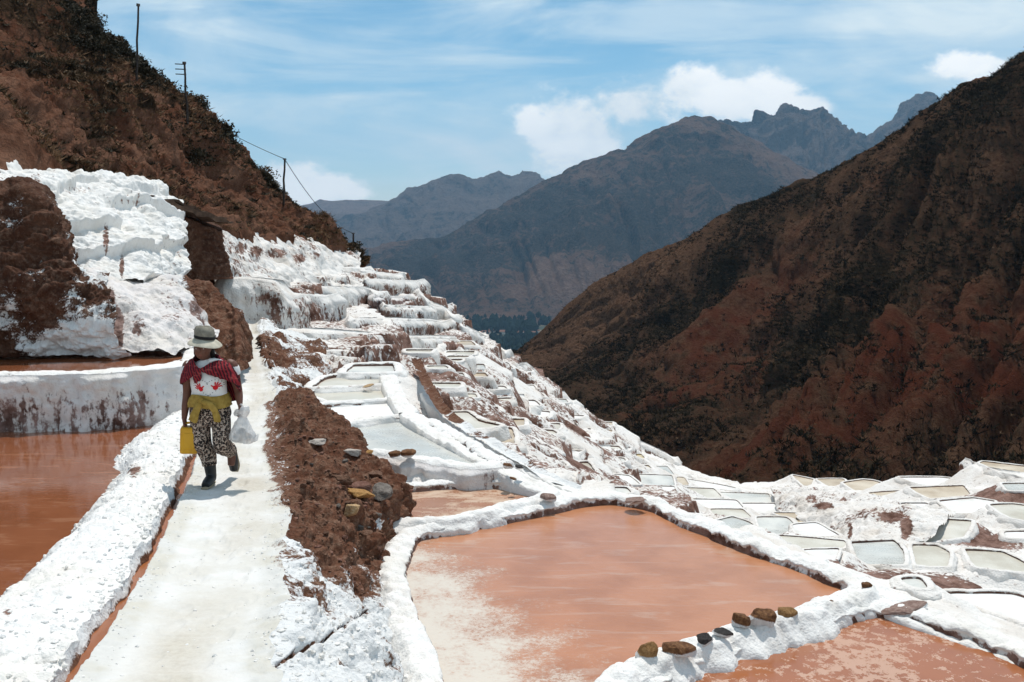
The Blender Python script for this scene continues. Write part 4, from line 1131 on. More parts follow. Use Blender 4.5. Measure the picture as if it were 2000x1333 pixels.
# lumps overhanging the ditch
ov = sstep(s_, 0.9, 1.0)[None, :] * 0.05 * fbm(B * 4 + 2, 2) * ditch_on[:, None]
B[..., 0] += ov
bpx, bpy_ = proj(B)
mudb = 0.06 + 0.25 * np.clip(fbm(B * 1.0 + 8, 3), 0, 1)
for (a, b, r) in [(262, 920, 14), (15, 1198, 11), (270, 917, 8)]:
    mudb = np.maximum(mudb, 0.95 - np.hypot(bpx - a, (bpy_ - b) * 1.2) / r * 0.55)
mudb = np.maximum(mudb, 0.75 * sstep(dist_sh, 0.05, 0.0) * lowpart)
bank = grid_obj('salt_bank', B, 'salt', mud=mudb, flip=True)
tag(bank, 'broad lumpy white salt bank between the orange pool and the narrow ditch', 'salt bank')
# ditch walls and bed belong to the path structure
nc = 9
fc = np.linspace(0, 1, nc)
deep = np.array([0, -.06, -.09, -.11, -.12, -.12, -.10, -.05, 0.0])
ch = np.stack([dl[:, None] * (1 - fc) + dr[:, None] * fc, np.repeat(D[:, None], nc, 1), B[:, -1, 2][:, None] * (1 - fc) + (zpath[:, None] - 0.005) * fc + deep[None, :] * ditch_on[:, None]], -1)
ch[:, 0] = B[:, -1]
ditch = grid_obj('ditch', ch, 'earth', mud=np.repeat((0.35 + 0.5 * ditch_on)[:, None], nc, 1) * np.array([.1, .35, .8, 1, 1, 1, .8, .5, .2])[None, :] , flip=True)
tag(ditch, kind='structure')
kk = D < 11.6
wl = np.stack([np.stack([(dl * (1 - f) + dr * f)[kk], D[kk], (zpath - 0.072)[kk]], -1) for f in (0.0, 0.33, 0.66, 1.0)], 1)
wl[..., 2] += 0.0
tag(grid_obj('ditch_water', wl, 'brine_ditch', flip=True), kind='structure')
# trodden path
npth = 110
f = np.linspace(0, 1, npth)
px_ = dr[:, None] * (1 - f) + pathR[:, None] * f
pz = zpath[:, None] - 0.02 * np.sin(np.pi * f)[None, :]
Pth = np.stack([px_, np.repeat(D[:, None], npth, 1), pz], -1)
ed = np.maximum(sstep(f, 0.25, 0.0), sstep(f, 0.75, 1.0))[None, :]
Pth[..., 2] += 0.014 * fbm(Pth * 4, 3) + ed * (0.035 * fbm(Pth * 5, 3) + 0.018 * worley(Pth * 16)) + 0.03 * fbm(Pth * 0.9, 2)
r_ = np.random.default_rng(21)
for k in range(150):                      # trodden hollows
    yy = r_.uniform(3.5, 16); j_ = np.argmin(np.abs(D - yy)); f_ = np.clip(r_.normal(0.5, 0.2), .08, .92); xx = dr[j_] * (1 - f_) + pathR[j_] * f_
    u_ = (Pth[..., 0] - xx) / 0.05; v_ = (Pth[..., 1] - yy) / 0.12
    e_ = u_ * u_ + v_ * v_
    Pth[..., 2] += -0.012 * np.exp(-e_ ** 2) + 0.004 * np.exp(-(e_ - 1.6) ** 2 * 3)
Pth[:, 0, :] = ch[:, -1]
ppx, ppy = proj(Pth)
worn = np.exp(-((f[None, :] - 0.58 - 0.10 * np.sin(D * 0.9)[:, None] - 0.08 * fbm(Pth * 0.8, 2)) / 0.24) ** 2) * (0.6 + 0.7 * fbm(Pth * 1.5 + 4, 3))
worn = worn * 1.2 * np.clip(1.1 - 0.25 * sstep(D, 8, 12)[:, None], 0, 1)
dirt = 0.20 + 0.25 * fbm(Pth * 2.5, 3) + 0.58 * sstep(f, 0.70, 1.0)[None, :] * (sstep(ppy, 1010, 900) * sstep(ppy, 770, 800)) + 0.28 * sstep(f, 0.8, 1.0)[None, :] * sstep(ppy, 1250, 1080)
path = grid_obj('path', Pth, 'path_salt', mud=ed + 0 * worn, extra={'worn': np.clip(worn, 0, 1), 'dirt': dirt}, flip=True)
tag(path, kind='structure')
# mound and bank right of the path
MD = [2.2, 3.5, 5, 6.5, 8, 9.3, 10.2, 10.9, 11.5, 12.8, 14.2, 15.6, 17.2, 19, 21, 25]
M2x = [-.25, -.5, -.80, -1.10, -1.45, -1.60, -1.52, -1.42, -1.46, -2.02, -2.72, -3.55, -4.05, -4.7, -5.25, -6.1]
M2z = [-2.4, -2.5, -2.68, -2.86, -3.00, -3.02, -3.00, -3.00, -3.03, -2.90, -2.76, -2.76, -2.72, -2.70, -2.66, -2.62]
M3x = [.35, .1, -.32, -.72, -1.12, -1.34, -1.33, -1.26, -1.27, -1.75, -2.40, -3.1, -3.65, -3.95, -4.0, -4.6]
M3z = [-3.6, -3.6, -3.6, -3.55, -3.52, -3.50, -3.55, -3.6, -3.6, -3.5, -3.5, -3.42, -3.4, -3.38, -3.34, -3.3]
m2x, m2z, m3x, m3z = [sm(np.interp(D, MD, v), 8) for v in (M2x, M2z, M3x, M3z)]
hump = np.interp(D, [5, 8, 9.5, 11, 13, 14.5, 15.3, 17], [0, -.06, -.02, .08, .10, .06, 0, 0])
L0 = np.stack([pathR, D, Pth[:, -1, 2]], -1)
L1 = np.stack([pathR * 0.5 + m2x * 0.5, D, zpath * 0.5 + m2z * 0.5 + hump], -1)
L2 = np.stack([m2x, D, m2z], -1); L3 = np.stack([m3x, D, m3z], -1); L4 = L3 + (0.12, 0, -0.8)
L23 = L2 * 0.45 + L3 * 0.55; L23[:, 0] += 0.03
nm = 190
A_ = np.stack([L0, L1, L2, L23, L3, L4], 1)
t_ = np.concatenate([np.linspace(0, 1, 50, endpoint=False), np.linspace(1, 2, 55, endpoint=False), np.linspace(2, 4, 70, endpoint=False), np.linspace(4, 5, 15)])
i = np.clip(t_.astype(int), 0, 4); ff = (t_ - i)[None, :, None]
p0 = A_[:, np.clip(i - 1, 0, 5)]; p1 = A_[:, i]; p2 = A_[:, i + 1]; p3 = A_[:, np.clip(i + 2, 0, 5)]
M = 0.5 * (2 * p1 + (p2 - p0) * ff + (2 * p0 - 5 * p1 + 4 * p2 - p3) * ff**2 + (3 * p1 - p0 - 3 * p2 + p3) * ff**3)
lin = p1 * (1 - ff) + p2 * ff
M = np.where((t_ > 2)[None, :, None], 0.3 * M + 0.7 * lin, M)
mpx, mpy = proj(M)
# how earthy: brown heap between rows 790 and 1200 of the photograph, salt below it
core = sstep(mpy, 1250, 1090) * sstep(M[..., 1], 15.8, 14.6)
earthy = core * (0.64 + 0.36 * sstep(t_, 0.05, 0.9)[None, :] + 0.5 * fbm(M * 2.6, 4) * sstep(t_, 1.3, 0.1)[None, :]) + 0.38 * sstep(M[..., 1], 15.0, 16.2) * sstep(t_, 0.2, 1.0)[None, :] + 0.6 * fbm(M * (1.5, 1.5, 1.5), 3) * sstep(M[..., 1], 15.0, 16.2) + 0.9 * fbm(M * 2.2, 4) * sstep(mpy, 880, 1040)
earthy = earthy * np.clip(1.15 - 0.45 * sstep(mpy, 950, 1180), 0, 1) + 0.12
earthy = earthy - 0.30 * np.exp(-((t_ - 4.2) / 0.35) ** 2)[None, :] * sstep(mpy, 1000, 1090)
groove = seg_dist(mpx, mpy, [(470, 1345), (520, 1312), (570, 1285), (610, 1270), (665, 1232), (700, 1205), (750, 1180)])
gm = np.exp(-(groove / 5.0) ** 2) * (0.5 + 0.9 * fbm(M * 3, 3))
earthy = np.maximum(earthy, gm)
gr2 = seg_dist(mpx, mpy, [(790, 1195), (830, 1240), (838, 1290), (850, 1333)])
earthy = np.maximum(earthy, 0.75 * np.exp(-(gr2 / 6.0) ** 2))
nn = grid_normals(M); nn *= np.sign(nn[..., 2:3] + 1e-6)
rough_e = sstep(earthy, 0.3, 0.7)
am = (0.26 * fbm(M * 1.9, 4) + 0.11 * fbm(M * 6.0, 4) + 0.07 * worley(M * 6) + 0.035 * worley(M * 15) + 0.018 * worley(M * 34)) * (0.5 + 0.5 * rough_e) + (1 - rough_e) * (0.05 * worley(M * 9) + 0.02 * worley(M * 24) - 0.03)
am = (am - 0.06 * rough_e) * sstep(t_, 0.0, 0.5)[None, :] - 0.03 * gm
am = am + sstep(t_, 2.0, 2.3)[None, :] * sstep(t_, 4.3, 3.8)[None, :] * 0.20 * (ridged(M * (4.5, 4.5, 0.5), 3) - 0.5) * sstep(np.abs(D - 11.0), 1.6, 1.0)[:, None]
M = M + nn * am[..., None]
mound = grid_obj('earth_mound', M, 'earth', mud=earthy, flip=True)
tag(mound, 'brown earth and rubble mound sloping from the path down to the big pan', 'earth mound')

# ------------------------------------------------------------------ orange pools left of the path
def water_sheet(poly, z, mat, root):
    me = bpy.data.meshes.new('brine')
    me.from_pydata([(x_, y_, z) for x_, y_ in poly], [], [list(range(len(poly)))])
    return add('brine', me, mat, root)
root = empty('salt_pan', (-7.5, 11.0, ZPOOL), 'long orange pool beside the broad salt bank, mirroring the white walls', 'salt pan')
pl = [(q[0] + 0.4, q[1]) for q in shore] + [(-5.0, 14.6), (-14, 14.6), (-16, 4)]
water_sheet(pl, ZPOOL, 'brine_left', root)
pan([(-500, 752), (-200, 742), (0, 734), (120, 731), (230, 726), (320, 720), (356, 706), (352, 692), (200, 690), (0, 697), (-200, 703), (-500, 712)], -2.12, 'brine_left', 'narrow orange pool on the ledge above a thick salt wall', w=0.34, h=0.05, wd=1.05, slope=0.0, wamp=1.3, wall_mud=0.42, wallmat='salt_pinkish', lump=0.7)

# ------------------------------------------------------------------ crusted slopes and walls at the left
def patch(name, lines, mat, label, cat, nu, nv, amp, mud, parent=None, linear=True, seed=0.0, kind=None):
    G = loft([np.array([P(*q) for q in l]) for l in lines], nu, nv, arclen=True, linear=linear)
    N = grid_normals(G); c = np.sign((N * -G).sum(-1, keepdims=True)); N = N * c       # towards the camera side
    G = G + N * amp(G + seed)[..., None]
    mv = mud(G) if callable(mud) else np.full(G.shape[:2], mud)
    o = grid_obj(name, G, mat, parent, mud=mv)
    if parent is None: tag(o, label, cat, kind=kind)
    return o, G
def lumpy(a, b, c, f=1.0):
    return lambda G: a * fbm(G * 0.9 * f, 3) + b * worley(G * 3.2 * f) + c * worley(G * 8.0 * f) + 0.4 * c * worley(G * 20 * f) - 0.5 * b
def ledges(G):
    f_ = (G[..., 2] / 0.62 + 0.9 * fbm(G * 0.45, 3)) % 1.0
    return 0.26 * sstep(f_, 0.0, 0.12) * (1 - f_) - 0.1
def mudmap(base, spots=(), n=0.5, f=0.9):
    def fn(G):
        px, py = proj(G)
        m_ = base + n * fbm(G * (f, f, f * 0.6) + 11, 3)
        for (a, b, rx, ry, v) in spots:
            m_ = np.maximum(m_, v * np.exp(-(((px - a) / rx) ** 2 + ((py - b) / ry) ** 2) ** 2) + 0.25 * (vnoise(G * 4)) * 0.3)
        return m_
    return fn
cas_top = [(-260, 262, 23), (-100, 292, 21.5), (0, 316, 20.6), (100, 350, 21), (200, 370, 22.3), (285, 392, 23.4), (352, 416, 24.4)]
cas_up = [(q[0] - 8, q[1] - 26, q[2] + 1.6) for q in cas_top]
cas_mid = [(-260, 330, 20.2), (-100, 358, 19.3), (0, 376, 18.9), (100, 402, 19.3), (200, 428, 20.2), (280, 440, 21.5), (356, 446, 23.2)]
cas_low = [(-260, 440, 19.4), (-100, 450, 18.7), (0, 470, 18.3), (100, 478, 18.5), (200, 492, 19.0), (290, 500, 20.2), (358, 500, 22.2)]
cas_bot = [(-260, 585, 18.6), (-100, 585, 18.0), (0, 580, 17.5), (110, 560, 17.6), (200, 556, 18.0), (275, 562, 19.0), (360, 556, 21.2)]
patch('salt_cascade', [cas_up, cas_top, cas_mid, cas_low, cas_bot], 'salt', 'great lumpy white salt cascade hanging below the brown hillside', 'salt cascade', 620, 330,
      lambda G: lumpy(0.24, 0.12, 0.05)(G) + 0.09 * fbm(G * (4, 4, 0.9), 3) + ledges(G), mudmap(0.17, [(207, 470, 7, 30, .8), (238, 520, 6, 26, .8), (170, 552, 60, 7, .55), (250, 395, 30, 8, .5), (150, 372, 40, 9, .45), (70, 350, 16, 14, .5)], 0.42))
top = [(-260, 365, 17.2), (-120, 372, 16.8), (0, 384, 16.2), (66, 392, 16.0), (96, 440, 15.9), (118, 492, 15.8), (150, 556, 15.7), (200, 575, 15.9)]
bk = [(q[0], q[1] - 2, q[2] + 2.4) for q in top]
bot = [(q_, 690, 15.25) for q_ in (-260, -120, 0, 60, 110, 160, 205, 262)]
md = [((a[0] * .45 + b[0] * .55), (a[1] * .45 + b[1] * .55), 15.1) for a, b in zip(top, bot)]
patch('earth_bank', [bk, top, md, bot], 'earth_dark', 'steep dark brown earth bank with stones above the narrow pool', 'earth bank', 380, 260,
      lambda G: 0.22 * fbm(G * (1.3, 1.3, 2.2), 4) + 0.16 * fbm(G * (3, 3, 5), 4) + 0.13 * worley(G * (4, 4, 5.5)) + 0.06 * worley(G * 11) + 0.025 * worley(G * 26), mudmap(0.92, [], 0.35) if False else
      (lambda G: np.clip(1.0 - 0.75 * sstep(proj(G)[1], 610, 690) * (0.6 + 0.9 * fbm(G * 1.2, 3)) - 0.62 * sstep(proj(G)[0] + 0.25 * (proj(G)[1] - 560), 100, 190) * (0.75 + 0.8 * fbm(G * 1.6 + 2, 3)) + 0.75 * fbm(G * (1.8, 1.8, 2.5) + 9, 4) - 0.12, 0, 1)))
top = [(150, 530, 16.9), (215, 552, 17.2), (270, 560, 17.5), (330, 562, 18.2), (372, 585, 18.4), (400, 628, 18.2), (430, 642, 18.6)]
bk = [(q[0], q[1] - 8, q[2] + 1.8) for q in top]
bot = [(165, 690, 15.2), (215, 690, 15.2), (260, 690, 15.2), (305, 690, 15.2), (345, 688, 15.3), (380, 675, 16.0), (425, 660, 17.2)]
md = [((a[0] * .5 + b[0] * .5), (a[1] * .55 + b[1] * .45), a[2] * .5 + b[2] * .5 - 0.25) for a, b in zip(top, bot)]
patch('salt_mound', [bk, top, md, bot], 'salt_pinkish', 'rounded cream salt hump with a dark wet stain behind the narrow pool', 'salt mound', 330, 240,
      lambda G: 0.22 * fbm(G * 1.2, 3) + 0.05 * worley(G * 5) + 0.02 * worley(G * 15) + 0.10 * fbm(G * (3.5, 3.5, .8), 3), mudmap(0.16, [(222, 640, 22, 52, 1.25), (215, 590, 12, 30, 1.0), (270, 640, 18, 30, .6), (330, 622, 40, 10, .5), (385, 600, 18, 20, .8)], 0.5))
# dark earth corner beside the path
top = [(318, 548, 20.0), (372, 550, 19.6), (420, 568, 19.2), (452, 596, 18.7), (463, 612, 18.4), (467, 613, 19.6), (468, 612, 22)]
bk = [(q[0] - 20, q[1] - 2, q[2] + 1.5) for q in top]
bot = [(322, 600, 19.0), (368, 625, 18.4), (405, 668, 17.7), (448, 715, 16.8), (472, 725, 16.5), (481, 700, 18.4), (482, 664, 21.5)]
patch('earth_bank', [bk, top, bot], 'earth', 'brown rocky earth corner standing behind the woman beside the path', 'earth bank', 260, 220,
      lambda G: 0.14 * fbm(G * 1.6, 4) + 0.07 * (ridged(G * (5, 5, 0.9), 3) - .5) + 0.05 * worley(G * 6) + 0.02 * worley(G * 15), lambda G: np.clip(0.86 - 0.7 * sstep(proj(G)[0], 390, 340) + 0.5 * fbm(G * 1.5, 3), 0, 1))
# white streaked slope under the hill
top = [(408, 448, 27.5), (440, 456, 29.5), (526, 471, 34), (600, 483, 37.5), (660, 494, 41), (700, 508, 43)]
bk = [(q[0], q[1] - 14, q[2] + 2.5) for q in top]
bot = [(425, 575, 25.5), (455, 575, 26.5), (520, 580, 28.5), (590, 580, 31.5), (650, 580, 34), (705, 575, 36.5)]
md = [(a[0] * .55 + b[0] * .45, a[1] * .55 + b[1] * .45, a[2] * .5 + b[2] * .5) for a, b in zip(top, bot)]
patch('salt_slope', [bk, top, md, bot], 'salt_far', 'white crusted slope streaked brown right below the bare hillside', 'salt slope', 420, 170,
      lambda G: 0.28 * fbm(G * 0.9, 3) + 0.10 * worley(G * 3) + 0.10 * fbm(G * (4, 4, .9), 3), mudmap(0.24, [(470, 485, 14, 14, .75), (500, 492, 16, 14, .8), (540, 495, 26, 12, .75), (585, 505, 16, 10, .85), (620, 500, 12, 10, .6)], 0.6))
# brown pier of stacked stone and the timber edge above it
def pier(name, corners, mat, label, cat, nu=180, nv=110, amp=0.11):
    """corners: four (x, y, ztop, zbottom) going round"""
    c = np.array(corners + corners[:1], float)
    T_ = resample(c[:, :3], nu); Bt = resample(np.column_stack([c[:, :2], c[:, 3]]), nu)
    t_ = np.linspace(0, 1, nv)[None, :, None]
    G = T_[:, None] * (1 - t_) + Bt[:, None] * t_
    cen = G.mean((0, 1)); nrm_ = G - cen; nrm_[..., 2] = 0; nrm_ /= np.linalg.norm(nrm_, axis=-1, keepdims=True) + 1e-9
    G = G + nrm_ * (amp * fbm(G * 3, 3) + amp * worley(G * (5, 5, 8)) + 0.15 * amp * worley(G * 20) + 0.25 * t_[..., 0])[..., None]
    o = grid_obj(name, G, mat, mud=np.clip(0.95 + 0.3 * fbm(G * 1.5, 3) , 0, 1))
    cap = np.stack([G[:, 0] * (1 - f_) + G[:, 0].mean(0) * f_ for f_ in (0, .5, 1)], 1); cap[..., 2] += 0.02
    grid_obj('top', cap, mat, o, mud=np.ones(cap.shape[:2]))
    return tag(o, label, cat)
a = P(352, 418, 24.0); b = P(424, 452, 25.0); a2 = P(358, 548, 24.0); b2 = P(436, 545, 25.0)
pier('stone_pier', [(a[0], a[1], a[2], a2[2]), (b[0], b[1], b[2], b2[2]), (b[0] - .2, b[1] + 0.9, b[2] + .1, b2[2]), (a[0] - .2, a[1] + 0.9, a[2] + .1, a2[2])], 'earth_dark', 'dark brown stone pier standing between white salt walls', 'wall')
def beam(name, p, q, w_, h_, mat, parent=None):
    p = Vector(p); q = Vector(q); d_ = (q - p); L = d_.length; d_.normalize(); sd_ = d_.cross(Vector((0, 0, 1))).normalized(); up = sd_.cross(d_)
    n = max(2, int(L / 0.12)); V = []; Fc = []
    for i_ in range(n + 1):
        c_ = p + d_ * (L * i_ / n); wv = 0.03 * math.sin(i_ * 1.7) + random.uniform(-.012, .012)
        for sx, sy in ((-1, -1), (1, -1), (1, 1), (-1, 1)):
            V.append(tuple(c_ + sd_ * (w_ / 2 * sx) + up * (h_ / 2 * sy + wv)))
    for i_ in range(n):
        for j in range(4): Fc.append((i_ * 4 + j, i_ * 4 + (j + 1) % 4, (i_ + 1) * 4 + (j + 1) % 4, (i_ + 1) * 4 + j))
    Fc += [(3, 2, 1, 0), tuple(n * 4 + j for j in range(4))]
    me = bpy.data.meshes.new(name); me.from_pydata(V, [], Fc)
    return add(name, me, mat, parent)
tag(beam('timber_beam', P(276, 386, 23.3), P(428, 432, 24.7), 0.7, 0.12, 'wood_plank'), 'long weathered dark timber laid along the hill foot above the stone pier', 'beam')
tag(beam('timber_beam', P(330, 392, 23.9), P(445, 436, 25.4), 0.4, 0.05, 'wood_plank'), 'thin pale plank lying on top of the dark timber', 'beam')

# ------------------------------------------------------------------ long salt ridges beside the channels
def ridge(pts, w_, h_, label, mud=0.05, name='salt_ridge', sp=None, mat='salt'):
    """pts: (px, py, z) along the crest in the photograph"""
    L = np.array([PZ(a, b, z) for a, b, z in pts]); ln = np.linalg.norm(np.diff(L, axis=0), axis=1).sum()
    n = int(ln / (sp or 0.035)); c_ = resample(crom(L, 200), n)
    tg = np.gradient(c_[:, :2], axis=0); nr = np.stack([tg[:, 1], -tg[:, 0]], -1); nr /= np.linalg.norm(nr, axis=1, keepdims=True)
    a_ = np.linspace(-1, 1, 25)
    hh = h_ * np.sqrt(np.clip(1 - (a_ * 0.98) ** 4, 0, 1)); hh[[0, -1]] = -0.5; hh[[1, -2]] = -0.10
    wn = w_ / 2 * (1 + 0.25 * fbm(c_ * 0.9, 3))
    G = np.concatenate([c_[:, None, :2] + nr[:, None, :] * (wn[:, None] * a_[None, :])[..., None], (c_[:, 2][:, None] - h_ + hh[None, :])[..., None]], -1)
    G[..., 2] += (0.05 * worley(G * 7) + 0.02 * worley(G * 18) + 0.05 * fbm(G * 1.8, 3) - 0.03) * (np.abs(a_) < 0.97)[None, :]
    m_ = mud + 0.35 * np.clip(fbm(G * 1.2, 3), 0, 1) + 0.75 * sstep(np.abs(a_), 0.9, 1.0)[None, :]
    return tag(grid_obj(name, G, mat, mud=m_), label, 'salt ridge')
ridge([(1590, 1098, -3.50), (1670, 1128, -3.50), (1740, 1165, -3.52), (1830, 1205, -3.55), (1930, 1245, -3.58), (2060, 1305, -3.6), (2200, 1380, -3.62)], 0.30, 0.10, 'outer white salt ridge running beside the narrow channel past the crystal pan')
ridge([(1690, 1165, -3.55), (1765, 1205, -3.58), (1850, 1238, -3.6), (1950, 1278, -3.62), (2080, 1345, -3.65)], 0.26, 0.10, 'inner white salt ridge along the edge of the crystal pan')
ridge([(757, 735, -3.1), (775, 775, -3.15), (800, 812, -3.2), (860, 848, -3.22), (930, 888, -3.25), (985, 918, -3.3), (1040, 945, -3.38), (1110, 968, -3.45)], 0.36, 0.06, 'wide white walkway ridge running down beside the pale pans', sp=0.05)
ridge([(812, 745, -3.5), (842, 788, -3.5), (884, 826, -3.48), (938, 866, -3.5), (996, 902, -3.52), (1062, 936, -3.54), (1140, 965, -3.56), (1240, 988, -3.57)], 0.20, 0.06, 'narrow white ridge on the far side of the muddy channel', sp=0.05)
L = [(812, 700), (832, 745), (855, 785), (880, 812), (930, 848), (985, 880), (1040, 912), (1080, 938), (1130, 955)]
CL = np.array([PZ(a, b, z) for (a, b), z in zip(L, np.linspace(-3.14, -3.58, len(L)))]); CL = resample(crom(CL, 100), 220)
tg = np.gradient(CL[:, :2], axis=0); nr = np.stack([tg[:, 1], -tg[:, 0]], -1); nr /= np.linalg.norm(nr, axis=1, keepdims=True)
a_ = np.linspace(-1, 1, 11)
G = np.concatenate([CL[:, None, :2] + nr[:, None, :] * (a_[None, :] * 0.11)[..., None], (CL[:, None, 2] - 0.03 + 0.04 * np.abs(a_)[None, :])[..., None]], -1)
G[..., 2] += 0.06 * fbm(G * 3, 3)
tag(grid_obj('channel', G, 'earth', mud=0.50 + 1.1 * fbm(G * 1.5, 3)), kind='structure')

top = [(1505, 955, 33), (1600, 964, 29.2), (1690, 977, 26.6), (1780, 997, 24.3), (1860, 1012, 23.2)]
bk = [(q[0] + 6, q[1] - 5, q[2] + 1.2) for q in top]
bot = [(1524, 1002, 28.4), (1596, 1034, 24.2), (1672, 1062, 21.2), (1752, 1074, 19.9), (1812, 1062, 20.4)]
md = [(a[0] * .6 + b[0] * .4, a[1] * .66 + b[1] * .34, a[2] * .5 + b[2] * .5 - 0.3) for a, b in zip(top, bot)]
patch('salt_slope', [bk, top, md, bot], 'salt_far', 'long rounded salt slope striped with brown mud on the far flank', 'salt slope', 330, 130,
      lambda G: 0.16 * fbm(G * 1.2, 3) + 0.08 * worley(G * 4) + 0.12 * fbm(G * (4, 4, .7), 3), mudmap(0.24, [(1610, 988, 22, 9, .9), (1740, 1010, 32, 12, 1.0), (1770, 1030, 14, 26, 1.0), (1585, 975, 14, 10, .8), (1660, 1035, 6, 20, .8)], 0.6))

# ------------------------------------------------------------------ stones
def rock_mesh(seed, flat=0.8, cuts=13, sub=3):
    bm = bmesh.new(); bmesh.ops.create_icosphere(bm, subdivisions=sub, radius=0.5)
    r_ = np.random.default_rng(seed)
    V = np.array([v.co for v in bm.verts])
    for _ in range(cuts):
        n = r_.normal(size=3); n /= np.linalg.norm(n); h = r_.uniform(0.24, 0.40)
        dd = V @ n; V = V - np.clip(dd - h, 0, 1)[:, None] * n * 0.92
    V = V * (1 + 0.22 * fbm(V * 3 + seed, 3) + 0.10 * fbm(V * 9 + seed, 2))[:, None] * (1.12, 0.95, flat)
    Q = np.array([[v.index for v in f.verts] for f in bm.faces]); bm.free()
    return raw_mesh('stone', V, Q, smooth=False)
ROCKS = [rock_mesh(s, f) for s, f in ((1, .75), (2, .9), (3, .6), (4, .8), (5, 1.0), (6, .5))]
_rm = {}
def stone(loc, size, mat, label, group=None, flat=1.0, sx=1.0, name='stone', sink=0.25, rz=None):
    k = random.randrange(len(ROCKS))
    key = (k, mat)
    if key not in _rm:
        me = ROCKS[k].copy(); me.materials.clear(); me.materials.append(MATS[mat]); _rm[key] = me
    o = bpy.data.objects.new(name, _rm[key]); C.objects.link(o)
    o.scale = (size * sx, size, size * flat)
    o.location = (loc[0], loc[1], loc[2] + size * flat * (0.40 - sink))
    o.rotation_euler = (random.uniform(-.25, .25), random.uniform(-.25, .25), random.uniform(0, 6.28) if rz is None else rz)
    return tag(o, label, 'rock', group)
def snap(G, px, py, tol=5):
    a, b = proj(G)
    e = np.hypot(a - px, b - py)
    m_ = e < max(tol, e.min() + 0.5)
    k = np.argmin(np.where(m_, G[..., 1], 1e9))
    return G.reshape(-1, 3)[k]
def mpx_(px, d): return px * d / F
for px, py, wpx, mat, lab, fl in [
        (622, 868, 34, 'stone_pale', 'flat whitish stone lying on the upper part of the earth mound', .5), (694, 884, 34, 'stone_pale', 'pale flat stone near the crest of the earth mound', .5),
        (722, 882, 22, 'stone_ochre', 'small bright ochre stone on the crest of the mound', .7), (668, 938, 40, 'stone_brown', 'angular brown stone in the mound next to a pale one', .8),
        (704, 950, 46, 'stone_red', 'rounded reddish stone above the ochre one in the mound', .8), (748, 962, 58, 'stone_grey', 'big grey layered slab jutting from the end of the mound', .55),
        (698, 966, 52, 'stone_ochre', 'wide ochre-orange stone in the mound', .55), (688, 1000, 46, 'stone_tan', 'pale tan stone low on the mound', .7),
        (735, 925, 34, 'stone_brown', 'dark brown boulder on the mound crest', .9), (652, 975, 26, 'stone_grey', 'grey stone half buried in the mound', .7),
        (716, 1040, 30, 'stone_brown', 'brown stone at the foot of the mound wall', .8)]:
    q = snap(M, px, py); stone(q, mpx_(wpx, q[1]) * 1.0, mat, lab, flat=fl, sx=1.25)
for k in range(40):
    px = random.uniform(560, 760); py = random.uniform(820, 1060)
    if px - 560 > (py - 800) * 1.15 + 60: continue
    q = snap(M, px, py)
    stone(q, random.choice((.03, .04, .05, .07, .09)), random.choice(('stone_brown', 'stone_red', 'stone_brown', 'stone_grey')), 'small brown clod of rubble on the earth mound', 'rubble clods on the earth mound', flat=.8)
for px, py, wpx, mat, lab, fl, sx in [
        (1266, 1290, 46, 'rock_ochre', 'squarish ochre rock at the end of the row on the salt ridge', 1.0, 1.0), (1326, 1282, 56, 'rock_rust', 'longest rust-brown rock in the row on the salt ridge', .8, 1.25),
        (1374, 1262, 34, 'rock_dark', 'small black rock crusted with salt beside the long rust rock', .9, 1.0), (1412, 1246, 38, 'rock_dark', 'black rounded rock in the middle of the ridge row', .85, 1.1),
        (1444, 1226, 40, 'rock_rust', 'upright rust rock with a salt cap between black and brown rocks', 1.0, 1.0), (1492, 1222, 50, 'rock_rust', 'wide rust-brown rock with a pinkish salted side', .85, 1.15),
        (1538, 1206, 36, 'rock_ochre', 'tan rock ending the row toward the ridge corner', .85, 1.1), (1690, 1152, 22, 'rock_rust', 'small rust stone lying alone on the ridge corner', .7, 1.1), (1622, 1178, 12, 'rock_rust', 'tiny brown stone in the salt near the ridge corner', .7, 1)]:
    q = PZ(px, py, ZA + 0.10); stone(q, mpx_(wpx, q[1]) * 1.05, mat, lab, flat=fl * 1.35, sx=sx, name='rock', sink=0.14, rz=random.uniform(-.4, .4))
for px, py, wpx, z, mat, lab, fl, sx in [
        (1072, 978, 34, ZB + .10, 'rock_salted', 'dark log-shaped rock with a salted base between tan and orange pans', .9, 1.0), (1236, 984, 40, ZA + .10, 'rock_salted', 'flat pinkish stone set in the rim of the big pan', .5, 1.2),
        (770, 893, 30, ZC + .12, 'rock_rust', 'dark brown lump beside another on the pale pan rim', .8, 1.0), (797, 893, 34, ZC + .12, 'rock_rust', 'larger dark brown lump with a flat top on the pale pan rim', .65, 1.3),
        (990, 915, 24, ZC + .10, 'rock_rust', 'brown rounded rock at the corner of the pale pan', .9, 1.0), (1012, 916, 18, ZC + .10, 'rock_dark', 'dark small rock next to the brown one at the pan corner', .8, 1.1),
        (1002, 938, 16, ZB + .2, 'rock_rust', 'small brown stone on the salt above the tan pan', .8, 1.0), (720, 756, 20, -3.16, 'stone_tan', 'tan stone sitting on the ridge between two cream pans', .6, 1.2), (782, 811, 9, -3.2, 'rock_dark', 'tiny grey stone at the corner of the white pan', 1, 1),
        (1765, 1192, 70, -3.55, 'rock_salted', 'long dark undercut stone at the corner of the crystal pan', .4, 1.4), (1545, 1105, 1, -3.4, 'rock_rust', 'small brown stone by the big pan rim', .8, 1.0)]:
    if wpx < 4: continue
    q = PZ(px, py, z); stone(q, mpx_(wpx, q[1]), mat, lab, flat=fl, sx=sx, name='rock', sink=0.15, rz=random.uniform(-.4, .4))
